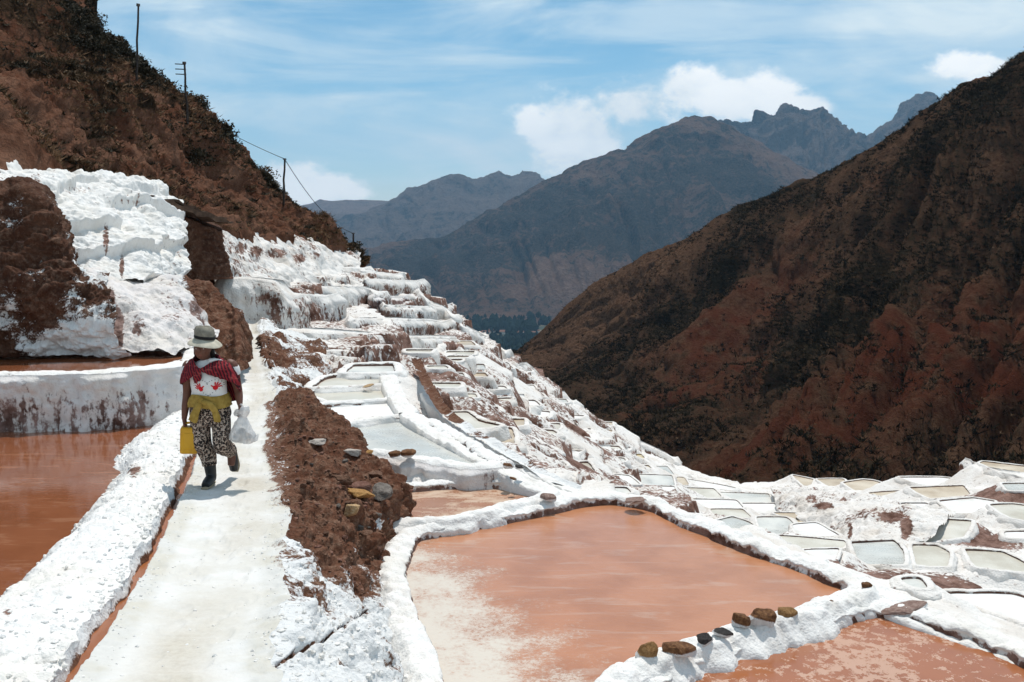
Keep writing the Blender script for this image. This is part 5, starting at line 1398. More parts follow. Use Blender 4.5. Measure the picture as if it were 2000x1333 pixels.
for px, py, wpx, mat, lab, fl in [(1572, 1003, 34, 'rock_salted', 'round pinkish stone block below the striped salt slope', .6), (1330, 955, 16, 'stone_red', 'upright brown stone between the lower pale pans', 1.1), (1500, 1108, 14, 'stone_brown', 'small brown stone', 1.0)][:2]:
    q = hit(px, py); stone(q, mpx_(wpx, q[1]), mat, lab, flat=fl, sx=1.2, name='rock')
for px, py, wpx, mat, lab in [(85, 512, 46, 'stone_grey', 'big grey boulder in the dark earth bank'), (22, 500, 40, 'stone_brown', 'brown boulder at the outer end of the dark earth bank'), (62, 508, 24, 'stone_grey', 'small grey stone beside the big grey boulder'), (68, 530, 32, 'stone_ochre', 'ochre-stained stone under the grey boulder'),
                              (32, 528, 26, 'stone_red', 'reddish stone low in the dark earth bank'), (10, 478, 26, 'stone_grey', 'grey stone on top of the brown boulder'), (45, 475, 30, 'stone_red', 'red-brown stone above the grey boulder'), (110, 470, 24, 'stone_brown', 'brown stone on the shoulder of the dark earth bank')]:
    a, b = ray(px, py); q = P(px, py, 15.55); stone(q, mpx_(wpx, 15.5), mat, lab, flat=.8, sink=0.4)

# ------------------------------------------------------------------ poles and wires
def tube_mesh(name, pts, rad, seg=7):
    pts = [Vector(p) for p in pts]; V = []; Fc = []
    rad = rad if isinstance(rad, (list, tuple)) else [rad] * len(pts)
    for i_, p in enumerate(pts):
        t_ = (pts[min(i_ + 1, len(pts) - 1)] - pts[max(i_ - 1, 0)]).normalized()
        ref = Vector((0, 1, 0)) if abs(t_.y) < 0.9 else Vector((1, 0, 0))
        a_ = t_.cross(ref).normalized(); b_ = t_.cross(a_)
        for k in range(seg):
            an = 2 * math.pi * k / seg; V.append(tuple(p + (a_ * math.cos(an) + b_ * math.sin(an)) * rad[i_]))
    for i_ in range(len(pts) - 1):
        for k in range(seg): Fc.append((i_ * seg + k, i_ * seg + (k + 1) % seg, (i_ + 1) * seg + (k + 1) % seg, (i_ + 1) * seg + k))
    Fc += [tuple(range(seg))[::-1], tuple((len(pts) - 1) * seg + k for k in range(seg))]
    me = bpy.data.meshes.new(name); me.from_pydata(V, [], Fc)
    for p_ in me.polygons: p_.use_smooth = True
    return me
POLE_TOPS = []
def pole(bpx, bpy2, tpx, tpy, d, rad, label, arms=0):
    b_ = Vector(P(bpx, bpy2, d)); t_ = Vector(P(tpx, tpy, d))
    root = empty('utility_pole', b_, label, 'pole', 'wooden poles along the hill')
    dn = (t_ - b_)
    pts = [b_ - dn * 0.12] + [b_ + dn * f_ + Vector((0.02 * math.sin(9 * f_), 0, 0)) for f_ in (0, .25, .5, .75, 1)]
    add('post', tube_mesh('post', pts, [rad * 1.1, rad, rad * .95, rad * .9, rad * .85, rad * .8]), 'wood_pole', root)
    ins = add('insulator', tube_mesh('insulator', [t_ - dn * 0.02, t_ + dn * 0.015], rad * 1.6), 'insulator', root)
    for k in range(arms):
        c_ = b_ + dn * (0.97 - 0.09 * k)
        add('crossarm', tube_mesh('crossarm', [c_ + Vector((0.05, 0, 0)), c_ + Vector((-0.38, 0.08, 0.03))], 0.02, 5), 'wood_pole', root)
    POLE_TOPS.append(t_)
def hl_d(px, py): return float(snap(HL, px, py, 6)[1])
pole(267, 148, 270, 10, hl_d(264, 150), 0.046, 'tallest wooden pole, rising highest on the brown hill')
pole(366, 232, 360, 123, hl_d(362, 235), 0.046, 'wooden pole with short step-like crossarms on one side', arms=3)
pole(554, 392, 556, 311, hl_d(548, 395), 0.046, 'wooden pole against a white cloud where the two wires meet')
pole(690, 516, 690, 456, 56, 0.06, 'farthest short pole where the hill runs out')
def wire(a, b, sag, label):
    a = Vector(a); b = Vector(b)
    pts = [a.lerp(b, f_ / 24) - Vector((0, 0, sag * 4 * (f_ / 24) * (1 - f_ / 24))) for f_ in range(25)]
    tag(add('power_line', tube_mesh('power_line', pts, 0.014, 5), 'cable'), label, 'wire', 'wires between the poles')
wire(P(300, 160, 62), POLE_TOPS[2], 0.35, 'thin wire sagging down the hill to the pole by the cloud')
wire(POLE_TOPS[2], POLE_TOPS[3], 0.55, 'thin wire running from the cloud pole to the farthest pole')

# ------------------------------------------------------------------ shrubs of the left hill
def bush_mesh(seed, n=130, leaf=0.14, tall=1.0):
    r_ = np.random.default_rng(seed); V = []; Q = []
    lobes = r_.normal(size=(5, 3)) * (0.30, 0.30, 0.16) + (0, 0, 0.36 * tall)
    for k in range(n):
        lb = lobes[r_.integers(5)]; dv = r_.normal(size=3); dv /= np.linalg.norm(dv)
        c_ = lb + dv * r_.uniform(0.12, 0.30) * (1, 1, tall); c_[2] = max(c_[2], 0.02)
        a_ = r_.normal(size=3); a_ /= np.linalg.norm(a_); b_ = np.cross(a_, r_.normal(size=3)); b_ /= np.linalg.norm(b_) + 1e-9
        l_ = leaf * r_.uniform(.6, 1.3); i0 = len(V)
        V += [c_ - a_ * l_, c_ + b_ * l_ * .55, c_ + a_ * l_, c_ - b_ * l_ * .55]; Q.append((i0, i0 + 1, i0 + 2, i0 + 3))
    me = raw_mesh('foliage', np.array(V), np.array(Q), smooth=False)
    st = bmesh.new()
    for k in range(5):
        e = lobes[k]; a_ = np.array((0, 0, -0.1)); nrm_ = np.cross(e - a_, (0.3, 1, 0)); nrm_ /= np.linalg.norm(nrm_)
        v = [st.verts.new(tuple(a_ + nrm_ * .02)), st.verts.new(tuple(a_ - nrm_ * .02)), st.verts.new(tuple(e))]
        st.faces.new(v)
        n2 = np.cross(e - a_, nrm_); n2 /= np.linalg.norm(n2)
        st.faces.new([st.verts.new(tuple(a_ + n2 * .02)), st.verts.new(tuple(a_ - n2 * .02)), st.verts.new(tuple(e))])
    ms = bpy.data.meshes.new('stem'); st.to_mesh(ms); st.free()
    return me, ms
BUSH = []
for k in range(6):
    a_, b_ = bush_mesh(40 + k, 300, 0.055 + 0.012 * (k % 3), 0.7 + 0.12 * (k % 4))
    mt = 'leaf_dry' if k in (1, 4) else 'leaf_dark'
    a_.materials.append(MATS[mt]); b_.materials.append(MATS['twig']); BUSH.append((a_, b_, mt))
apx, apy = proj(HL)
vis = (apx > -30) & (apx < 720) & (apy > -30) & (apy < 520)
vgrid = np.broadcast_to(np.linspace(0, 7, HL.shape[1])[None, :], vis.shape)
wgt = vis * (0.10 * sstep(vgrid, 1.2, 2.4) + 1.0 * sstep(vgrid, 2.4, 3.3)) * (vgrid < 4.25) * np.clip(0.25 + 2.2 * fbm(HL * 0.16, 3), 0.02, 1)
wgt = wgt + vis * 0.9 * np.exp(-((vgrid - 4.0) / 0.10) ** 2)
pr = (wgt / wgt.sum()).ravel()
sel = rng.choice(len(pr), 290, replace=False, p=pr)
flatHL = HL.reshape(-1, 3)
for k, ix in enumerate(sel):
    a_, b_, mt = BUSH[k % 6]
    q = flatHL[ix]
    lab = 'dark leafy shrub growing on the steep brown hill' if mt == 'leaf_dark' else 'dry tan bush growing on the steep brown hill'
    grp = 'dark shrubs on the hill above the pans' if mt == 'leaf_dark' else 'dry bushes on the hill above the pans'
    s__ = random.uniform(0.5, 1.25) * (0.95 if mt == 'leaf_dark' else 0.75)
    o = empty('shrub', (q[0], q[1], q[2] - 0.08), lab, 'shrub', grp)
    o.scale = (s__, s__, s__ * random.uniform(.7, 1.1)); o.rotation_euler = (0, 0, random.uniform(0, 6.28))
    f_ = bpy.data.objects.new('foliage', a_); C.objects.link(f_); f_.parent = o
    g_ = bpy.data.objects.new('stem', b_); C.objects.link(g_); g_.parent = o
# dry grass and low scrub too small to count
def tufts(name, pts, sizes, per, mat, seed, up=0.9, wide=0.5):
    r_ = np.random.default_rng(seed); n = len(pts)
    b0 = np.repeat(pts, per, 0) + r_.normal(size=(n * per, 3)) * np.repeat(sizes, per)[:, None] * (0.35, 0.35, 0.05)
    s__ = np.repeat(sizes, per)[:, None] * r_.uniform(.5, 1.3, (n * per, 1))
    lean = r_.normal(size=(n * per, 3)) * (wide, wide, 0) + (0, 0, up)
    sd_ = r_.normal(size=(n * per, 3)) * (1, 1, 0.3); sd_ /= np.linalg.norm(sd_, axis=1, keepdims=True)
    a_ = b0 - sd_ * s__ * 0.16; c_ = b0 + sd_ * s__ * 0.16; t_ = b0 + lean * s__
    V = np.stack([a_, c_, t_], 1).reshape(-1, 3); Q = np.arange(len(V)).reshape(-1, 3)
    o = add(name, raw_mesh(name, V, Q, smooth=False), mat)
    return tag(o, kind='stuff')
w2 = vis * (vgrid > 1.05) * (vgrid < 4.2) * np.clip(0.35 + 1.5 * fbm(HL * 0.3 + 5, 3), 0.0, 1)
pr = (w2 / w2.sum()).ravel()
sel = rng.choice(len(pr), 9000, p=pr)
tufts('dry_grass', flatHL[sel], rng.uniform(0.06, 0.17, 9000), 9, 'grass_dry', 5, 0.7, 0.7)
sel = rng.choice(len(pr), 12000, p=((wgt + 0.05 * w2) / (wgt + 0.05 * w2).sum()).ravel())
tufts('hill_scrub', flatHL[sel], rng.uniform(0.08, 0.24, 12000), 16, 'leaf_dark', 6, 0.5, 0.6)
# scrub on the hill across the ravine: reads as one mass
bpx, bpy3 = proj(HR)
vg = np.broadcast_to(np.linspace(0, 7, HR.shape[1])[None, :], bpx.shape)
ww = (bpx > 960) & (bpx < 2100) & (bpy3 < 1000) & (vg < 4.15)
area = np.linalg.norm(np.cross(np.gradient(HR, axis=0), np.gradient(HR, axis=1)), axis=-1)
ww = ww * area * np.clip(HRveg * 1.6 - 0.25 + 1.1 * fbm(HR * 0.10 + 3, 3), 0.03, 1.2)
pr = (ww / ww.sum()).ravel()
sel = rng.choice(len(pr), 42000, p=pr)
pts = HR.reshape(-1, 3)[sel] + rng.normal(size=(42000, 3)) * (.3, .3, 0)
sel2 = rng.choice(len(pr), 22000, p=pr)
tufts('dry_grass', HR.reshape(-1, 3)[sel2] + rng.normal(size=(22000, 3)) * (.5, .5, 0), rng.uniform(0.18, 0.5, 22000), 6, 'grass_right', 9, 0.6, 0.7)
tufts('scrub', pts, rng.uniform(0.18, 0.90, 42000) ** 1.3, 10, 'leaf_right', 8, 0.75, 0.65)

# ------------------------------------------------------------------ valley: wood and houses
def valley_pt(px, py):
    a, b = ray(px, py); d = VZ / b
    return np.array((a * d, d, VZ))
tp = []
for (x0, x1, y0, y1, n) in [(915, 1050, 640, 652, 260), (930, 1062, 656, 661, 14), (960, 1075, 668, 690, 320), (1000, 1075, 690, 705, 120), (900, 1075, 627, 641, 130)]:
    for k in range(n): tp.append(valley_pt(random.uniform(x0, x1), random.uniform(y0, y1)))
tp = np.array(tp); V = []; Q = []
for q in tp:
    h_ = random.choice((7, 9, 12, 15, 20, 26)) * random.uniform(.8, 1.2); r0 = h_ * random.uniform(.22, .5); i0 = len(V)
    for lv, rr in ((0.0, .5), (.25, 1.0), (.55, .85), (.8, .5)):
        for k in range(6):
            an = k * math.pi / 3 + lv; j_ = random.uniform(.7, 1.25)
            V.append((q[0] + r0 * rr * j_ * math.cos(an), q[1] + r0 * rr * j_ * math.sin(an), q[2] + h_ * lv + random.uniform(-.04, .04) * h_))
    V.append((q[0], q[1], q[2] + h_))
    for l_ in range(3):
        for k in range(6): Q.append((i0 + l_ * 6 + k, i0 + l_ * 6 + (k + 1) % 6, i0 + (l_ + 1) * 6 + (k + 1) % 6, i0 + (l_ + 1) * 6 + k))
    for k in range(6): Q.append((i0 + 18 + k, i0 + 18 + (k + 1) % 6, i0 + 24, i0 + 24))
Q3 = np.array([q[:3] for q in Q if q[2] == q[3]]); Q4 = np.array([q for q in Q if q[2] != q[3]])
tag(add('valley_wood', raw_mesh('valley_wood', np.array(V), [Q4, Q3], smooth=False), 'far_trees'), kind='stuff')
hw_ = bpy.data.meshes.new('wall'); hr_ = bpy.data.meshes.new('roof')
hw_.from_pydata([(-.5, -.4, 0), (.5, -.4, 0), (.5, .4, 0), (-.5, .4, 0), (-.5, -.4, .5), (.5, -.4, .5), (.5, .4, .5), (-.5, .4, .5), (-.5, 0, .75), (.5, 0, .75)], [], [(0, 1, 5, 4), (1, 2, 6, 9, 5), (2, 3, 7, 6), (3, 0, 4, 8, 7)])
hr_.from_pydata([(-.56, -.47, .47), (.56, -.47, .47), (.56, 0, .78), (-.56, 0, .78), (.56, .47, .47), (-.56, .47, .47), (-.56, -.47, .43), (.56, -.47, .43), (.56, 0, .74), (-.56, 0, .74), (.56, .47, .43), (-.56, .47, .43)], [], [(0, 1, 2, 3), (3, 2, 4, 5), (6, 9, 8, 7), (9, 11, 10, 8), (0, 6, 7, 1), (5, 4, 10, 11), (0, 3, 9, 6), (3, 5, 11, 9), (1, 7, 8, 2), (2, 8, 10, 4)])
hw_.materials.append(MATS['house_wall']); hr_.materials.append(MATS['house_roof'])
for k, (px, py) in enumerate([(962, 651), (985, 653), (996, 648), (1005, 655), (1018, 652), (1028, 650), (1040, 655), (975, 647), (950, 654), (1012, 646), (1033, 645), (1048, 650)]):
    q = valley_pt(px, py)
    o = empty('house', tuple(q), 'tiny pale village house among dark trees on the valley floor', 'house', 'village houses on the valley floor')
    s__ = random.uniform(9, 17); o.scale = (s__ * 1.2, s__, s__ * .8); o.rotation_euler = (0, 0, random.uniform(-.5, .5))
    for nm, me in (('wall', hw_), ('roof', hr_)):
        c_ = bpy.data.objects.new(nm, me); C.objects.link(c_); c_.parent = o

# ------------------------------------------------------------------ loose crumbs of salt and earth
def crumbs(name, pts, sizes, mat, seed):
    r_ = np.random.default_rng(seed); bm = bmesh.new(); bmesh.ops.create_icosphere(bm, subdivisions=1, radius=0.5)
    V0 = np.array([v.co for v in bm.verts]); F0 = np.array([[v.index for v in f.verts] for f in bm.faces]); bm.free()
    n = len(pts); jit = r_.uniform(.65, 1.25, (n, len(V0), 1)); sc = r_.uniform(.6, 1.3, (n, 1, 3)) * (1, 1, .75)
    V = V0[None] * jit * sc * np.asarray(sizes)[:, None, None] + np.asarray(pts)[:, None, :] + (0, 0, 0.0)
    Fc = (F0[None] + (np.arange(n) * len(V0))[:, None, None]).reshape(-1, 3)
    return tag(add(name, raw_mesh(name, V.reshape(-1, 3), Fc, {'mud': np.zeros(n * len(V0))}, smooth=False), mat), kind='stuff')
def pick(G, wgt_, n):
    p_ = (wgt_ / wgt_.sum()).ravel(); return G.reshape(-1, 3)[rng.choice(len(p_), n, p=p_)]
def cell(G): return np.linalg.norm(np.cross(np.gradient(G, axis=0), np.gradient(G, axis=1)), axis=-1)
wm = cell(M) * (earthy > 0.55) * (M[..., 1] < 16)
crumbs('rubble', pick(M, wm, 3200), rng.uniform(0.010, 0.045, 3200) ** 1.0, 'stone_brown', 31)
crumbs('rubble', pick(M, wm, 260), rng.uniform(0.03, 0.075, 260), 'stone_red', 32)
wb = cell(B) * (0.2 + 0.8 * sstep(np.abs(np.linspace(-1, 1, nb)), .5, 1.0))[None, :] * (D < 14)[:, None]
crumbs('salt_crumbs', pick(B, wb, 2200), rng.uniform(0.012, 0.05, 2200), 'salt', 33)
crumbs('salt_crumbs', pick(Pth, cell(Pth) * (0.12 + ed) * (D < 18)[:, None], 1500), rng.uniform(0.006, 0.024, 1500), 'salt', 34)
crumbs('salt_crumbs', pick(M, cell(M) * (earthy < 0.4) * (M[..., 1] < 11) * (np.arange(M.shape[1]) < 170)[None, :], 1500), rng.uniform(0.012, 0.05, 1500), 'salt', 35)

# ------------------------------------------------------------------ the woman on the path
FOOT = Vector((float(P(412, 957, 9.9)[0]), 9.9, 0.0))
FOOT.z = float(np.interp(9.9, D, zpath)) - 0.005
woman = empty('person', FOOT, 'woman in sun hat, red shawl and leopard print trousers walking along the white path', 'person')
K = 1.62 / 320.0
def W_(px, py, y=0.0):
    """place on the figure: photograph pixel to metres from her standing foot; y away from the camera"""
    return np.array(((px - 412) * K, y, (958 - py) * K))
def tube_solid(pts, rads, seg=18, caps=True):
    """closed elliptical tube: pts (k,3), rads (k,2) = across, front-back"""
    pts = np.asarray(pts, float); V = []; Fc = []
    n = len(pts)
    for i_ in range(n):
        t_ = pts[min(i_ + 1, n - 1)] - pts[max(i_ - 1, 0)]; t_ = t_ / (np.linalg.norm(t_) + 1e-9)
        a_ = np.array((1.0, 0, 0)); a_ = a_ - t_ * a_.dot(t_)
        if np.linalg.norm(a_) < 0.2: a_ = np.array((0, 0, 1.0)); a_ = a_ - t_ * a_.dot(t_)
        a_ /= np.linalg.norm(a_); b_ = np.cross(t_, a_)
        rx, ry = rads[i_] if hasattr(rads[i_], '__len__') else (rads[i_], rads[i_])
        for k in range(seg):
            an = 2 * math.pi * k / seg; V.append(pts[i_] + a_ * rx * math.cos(an) + b_ * ry * math.sin(an))
    for i_ in range(n - 1):
        for k in range(seg): Fc.append((i_ * seg + k, i_ * seg + (k + 1) % seg, (i_ + 1) * seg + (k + 1) % seg, (i_ + 1) * seg + k))
    if caps:
        Fc.append(tuple(range(seg))[::-1]); Fc.append(tuple((n - 1) * seg + k for k in range(seg)))
    return V, Fc
def smooth_tube(pts, rads, m=6, seg=18):
    pts = np.asarray(pts, float); rads = np.array([r if hasattr(r, '__len__') else (r, r) for r in rads], float)
    n = (len(pts) - 1) * m + 1
    return tube_solid(crom(pts, n), [tuple(r) for r in crom(rads, n)], seg)
def ball(c, r, seg=14):
    bm = bmesh.new(); bmesh.ops.create_uvsphere(bm, u_segments=seg, v_segments=seg // 2 + 2, radius=1.0)
    r = r if hasattr(r, '__len__') else (r, r, r)
    V = [np.array(v.co) * r + c for v in bm.verts]; Fc = [tuple(v.index for v in f.verts) for f in bm.faces]; bm.free()
    return V, Fc
def join(parts):
    V = []; Fc = []
    for v, f in parts:
        o_ = len(V); V += [tuple(x) for x in v]; Fc += [tuple(i_ + o_ for i_ in q) for q in f]
    return V, Fc
def fused(name, parts, voxel, mat, parent, smooth_it=6, dis=None):
    V, Fc = join(parts)
    me = bpy.data.meshes.new(name + '_raw'); me.from_pydata(V, [], Fc)
    o = bpy.data.objects.new(name + '_raw', me); C.objects.link(o)
    md_ = o.modifiers.new('r', 'REMESH'); md_.mode = 'VOXEL'; md_.voxel_size = voxel
    if smooth_it:
        s2 = o.modifiers.new('s', 'SMOOTH'); s2.factor = 0.5; s2.iterations = smooth_it
    dg = bpy.context.evaluated_depsgraph_get(); dg.update()
    m2 = bpy.data.meshes.new_from_object(o.evaluated_get(dg)); m2.name = name
    bpy.data.objects.remove(o)
    n = len(m2.vertices); co = np.empty(n * 3); m2.vertices.foreach_get('co', co); co = co.reshape(-1, 3)
    if dis is not None:
        nr = np.empty(n * 3); m2.vertices.foreach_get('normal', nr); nr = nr.reshape(-1, 3)
        co = co + nr * dis(co)[:, None]; m2.vertices.foreach_set('co', co.ravel())
    m2.polygons.foreach_set('use_smooth', np.ones(len(m2.polygons), bool)); m2.update()
    m2.materials.clear()
    ob = add(name, m2, mat, parent, loc=(0, 0, 0))
    return ob
def simple(name, parts, mat, parent, sm_=True):
    V, Fc = join(parts); me = bpy.data.meshes.new(name); me.from_pydata(V, [], Fc)
    for p_ in me.polygons: p_.use_smooth = sm_
    return add(name, me, mat, parent, loc=(0, 0, 0))
# joints (image left = her right side)
hipL, hipR = W_(396, 812, 0.02), W_(436, 812, 0.02)
kneeL, kneeR = W_(401, 874, -0.02), W_(441, 868, -0.10)
ankL, ankR = W_(410, 935, 0.0), W_(442, 897, 0.20)
shL, shR = W_(374, 716, 0.03), W_(462, 716, 0.03)
elL, elR = W_(368, 772, 0.06), W_(471, 764, 0.05)
wrL, wrR = W_(364, 822, 0.0), W_(478, 792, -0.03)
neck, head = W_(411, 702, 0.0), W_(408, 678, -0.04)
# body: one continuous surface
def hand(wr, end, side):
    wr = np.array(wr); d_ = np.array(end) - wr; d_ /= np.linalg.norm(d_)
    ps = [smooth_tube([wr - d_ * 0.02, wr + d_ * 0.03, wr + d_ * 0.075], [(.023, .026), (.020, .040), (.017, .040)], 3, 10)]
    for k, (off, ln) in enumerate(((-.030, .060), (-.010, .070), (.010, .066), (.029, .052))):   # four fingers curling round a grip
        b_ = wr + d_ * 0.075 + np.array((0, off, 0))
        ps.append(smooth_tube([b_ - d_ * .02, b_ + d_ * ln * .45, b_ + d_ * ln * .72 + np.array((side * .024, 0, 0)), b_ + d_ * ln * .48 + np.array((side * .045, 0, 0))], [.0095, .0095, .009, .0075], 3, 8))
    tb = wr + d_ * 0.03 + np.array((0, -.035, 0))
    ps.append(smooth_tube([tb, tb + d_ * .035 + np.array((side * .012, -.014, 0)), tb + d_ * .055 + np.array((side * .034, -.004, 0))], [.012, .011, .009], 3, 8))
    return ps
parts = [smooth_tube([W_(416, 815, .02), W_(416, 780, .0), W_(415, 745, .0), W_(414, 718, .02), W_(412, 704, .01)], [(.17, .125), (.155, .115), (.165, .115), (.17, .10), (.07, .06)], 5, 20),
         smooth_tube([neck + (0, 0, -.03), neck + (0, 0, .02), W_(409, 692, -.02)], [.055, .05, .052], 3),
         ball(head + (0, 0, -.01), (.080, .094, .112), 20), ball(W_(408, 690, -.065), (.052, .05, .045)),
         ball(W_(408, 681, -.135), (.014, .02, .02)), ball(W_(393, 680, -.035), (.012, .022, .03)), ball(W_(423, 680, -.035), (.012, .022, .03)),
         ball(W_(400, 684, -.10), (.022, .02, .018)), ball(W_(416, 684, -.10), (.022, .02, .018))]
for h_, k_, a_ in ((hipL, kneeL, ankL), (hipR, kneeR, ankR)):
    parts.append(smooth_tube([h_, h_ * .5 + k_ * .5, k_, k_ * .45 + a_ * .55, a_], [.095, .085, .06, .034, .026], 4))
for s__, e_, w_ in ((shL, elL, wrL), (shR, elR, wrR)):
    parts.append(smooth_tube([s__ + (0.05 if s__ is shL else -0.05, 0, .02), s__, s__ * .5 + e_ * .5, e_, e_ * .5 + w_ * .5, w_], [.05, .058, .052, .042, .040, .027], 4, 14))
parts += hand(wrL, W_(368, 845, -.01), 1) + hand(wrR, W_(481, 815, -.03), -1)
parts += [smooth_tube([ankL + (0, .06, -.03), ankL + (0, -.02, -.06), ankL + (0, -.14, -.075)], [.04, .045, .035], 3)]
parts += [smooth_tube([ankR + (0, .02, 0.02), ankR + (0, .05, -.06), ankR + (0, .02, -.16)], [.04, .045, .035], 3)]
body = fused('body', parts, 0.0075, 'skin', woman, 3)
# face
simple('eye', [ball(W_(401.5, 678, -.118), (.011, .007, .006), 10)], 'eye_white', body); simple('eye', [ball(W_(414.5, 678, -.118), (.011, .007, .006), 10)], 'eye_white', body)
simple('mouth', [ball(W_(408, 690.5, -.116), (.024, .007, .006), 10), ball(W_(408, 689.3, -.117), (.017, .005, .0035), 8)], 'lips', body)
simple('hair', [ball(W_(408, 673, -.008), (.087, .092, .095), 20), smooth_tube([W_(394, 676, .0), W_(392, 690, .02), W_(393, 702, .05)], [.022, .026, .018], 3, 10), smooth_tube([W_(422, 676, .0), W_(424, 690, .02), W_(423, 702, .05)], [.022, .026, .018], 3, 10)], 'hair', woman)
# trousers, baggy, gathered into boots
wr_ = lambda co: 0.010 * vnoise(co * (14, 14, 9)) + 0.006 * vnoise(co * (30, 30, 16))
parts = [smooth_tube([W_(416, 775, .0), W_(416, 795, .01), W_(416, 815, .02), W_(416, 832, .03)], [(.175, .13), (.195, .145), (.205, .155), (.15, .11)], 4, 22),
         smooth_tube([hipL + (.0, 0, .02), W_(396, 842, 0), kneeL, W_(407, 897, .01), W_(410, 917, .01)], [(.105, .12), (.098, .105), (.086, .09), (.08, .08), (.072, .072)], 5),
         smooth_tube([hipR + (-.01, 0, .02), W_(440, 842, -.05), kneeR, kneeR * .5 + ankR * .5 + (0, 0, -.01), ankR + (0, 0.02, .0)], [(.10, .12), (.092, .105), (.084, .09), (.08, .08), (.068, .068)], 5)]
fused('trousers', parts, 0.010, 'leopard_print', woman, 3, wr_)
# rubber boots
def boot(top_, ank, toe, label=None):
    b = fused('boot', [smooth_tube([top_, top_ * .5 + ank * .5, ank, ank + (toe - ank) * .25], [.062, .060, .052, .05], 4), smooth_tube([ank * .8 + toe * .2, ank * .4 + toe * .6, toe], [(.050, .052), (.052, .045), (.042, .034)], 5)], 0.008, 'rubber', woman, 4)
    return b
foot_toe = np.array((-.004, -.165, .040)); heel = np.array((0.0, .03, .055))
bt = boot(W_(410, 897, .005), heel + (0, 0, .02), foot_toe)
simple('sole', [smooth_tube([(0, .075, .014), (0, .02, .013), (-.002, -.09, .012), (-.004, -.195, .016)], [(.035, .014), (.042, .013), (.052, .012), (.038, .013)], 4, 16)], 'sole', bt)
ba = ankR + np.array((0, .07, -.045)); bt2 = boot(W_(441, 878, .09), ba, ba + np.array((0.0, .05, -.19)))
simple('sole', [smooth_tube([ba + (0, .045, .03), ba + (0, .075, -.05), ba + (0, .10, -.15), ba + (0, .085, -.215)], [(.035, .014), (.042, .013), (.05, .012), (.034, .012)], 4, 16)], 'sole', bt2)
# shirt
parts = [smooth_tube([W_(417, 776, .0), W_(417, 762, -.005), W_(416, 742, -.012), W_(415, 722, .005), W_(413, 708, .012), W_(412, 702, .012)], [(.178, .135), (.172, .138), (.182, .142), (.185, .118), (.12, .085), (.075, .07)], 6, 26)]
parts += [smooth_tube([shL + (.06, 0, -.02), shL + (.005, 0, -.02), shL * .6 + elL * .4], [.06, .066, .066], 4), smooth_tube([shR + (-.06, 0, -.02), shR + (-.005, 0, -.02), shR * .6 + elR * .4], [.06, .066, .066], 4)]
shirt = fused('shirt', parts, 0.009, 'shirt_white', woman, 4, lambda co: 0.006 * vnoise(co * (16, 16, 9)))
# flat print on the shirt, laid on its surface
vs = [v.co.copy() for v in shirt.data.vertices]; fs = [tuple(p_.vertices) for p_ in shirt.data.polygons]
bvh = BVHTree.FromPolygons(vs, fs)
def lay(pts2, off=0.004):
    out = []
    for x_, z_ in pts2:
        h_ = bvh.ray_cast(Vector((x_, -1, z_)), Vector((0, 1, 0)))
        out.append((x_, (h_[0].y if h_[0] is not None else -.12) - off, z_))
    return out
def print_patch(name, polys, mat):
    V = []; Fc = []
    for poly in polys:
        c_ = np.mean(poly, 0); ring = [tuple(c_)] + [tuple(p_) for p_ in poly]; o_ = len(V); V += lay(ring)
        n = len(poly); Fc += [(o_, o_ + 1 + k, o_ + 1 + (k + 1) % n) for k in range(n)]
    me = bpy.data.meshes.new(name); me.from_pydata(V, [], Fc)
    return add(name, me, mat, shirt, loc=(0, 0, 0))
def ell(cx, cz, rx, rz, an, n=12):
    return [(cx + rx * math.cos(t_) * math.cos(an) - rz * math.sin(t_) * math.sin(an), cz + rx * math.cos(t_) * math.sin(an) + rz * math.sin(t_) * math.cos(an)) for t_ in np.linspace(0, 2 * math.pi, n, endpoint=False)]
def handprint(px, py, sgn, tilt):
    c_ = W_(px, py); cx, cz = c_[0], c_[2]; s__ = 0.9
    polys = [ell(cx, cz, .026 * s__, .028 * s__, tilt)]
    for k, (a_, ln) in enumerate(((62, .030), (86, .036), (108, .036), (132, .030), (5, .027))):
        th = math.radians(a_ if sgn > 0 else 180 - a_) + tilt
        r0 = .026 + ln * .7 if k < 4 else .034
        polys.append(ell(cx + math.cos(th) * r0 * s__, cz + math.sin(th) * r0 * s__, ln * .75 * s__, .0075 * s__, th, 10))
    return polys
print_patch('handprint', handprint(408.5, 757, 1, math.radians(38)), 'print_red')
print_patch('handprint', handprint(436, 755, -1, math.radians(-30)), 'print_red')
dots = []
for t_ in np.linspace(0, 2 * math.pi, 34, endpoint=False):
    hx = 16 * math.sin(t_) ** 3; hz_ = 13 * math.cos(t_) - 5 * math.cos(2 * t_) - 2 * math.cos(3 * t_) - math.cos(4 * t_)
    c_ = W_(422 + hx * 1.75, 753 - hz_ * 1.15); dots.append(ell(c_[0], c_[2], .0042, .0042, 0, 6))
tag(print_patch('dotted_heart', dots, 'print_black'), kind='stuff')
tx = bpy.data.curves.new('lettering', 'FONT'); tx.body = 'Mam\u00e1'; tx.size = 0.075; tx.shear = 0.35
to = bpy.data.objects.new('lettering_raw', tx); C.objects.link(to)
dg = bpy.context.evaluated_depsgraph_get(); dg.update()
tm = bpy.data.meshes.new_from_object(to.evaluated_get(dg)); bpy.data.objects.remove(to)
c_ = W_(419, 726); ca, sa = math.cos(math.radians(7)), math.sin(math.radians(7))
cz = lay([(c_[0] + v.co.x * ca - v.co.y * sa, c_[2] + v.co.x * sa + v.co.y * ca) for v in tm.vertices], 0.005)
for v, q in zip(tm.vertices, cz): v.co = q
tm.materials.clear(); tm.name = 'lettering'
add('lettering', tm, 'print_black', shirt, loc=(0, 0, 0))
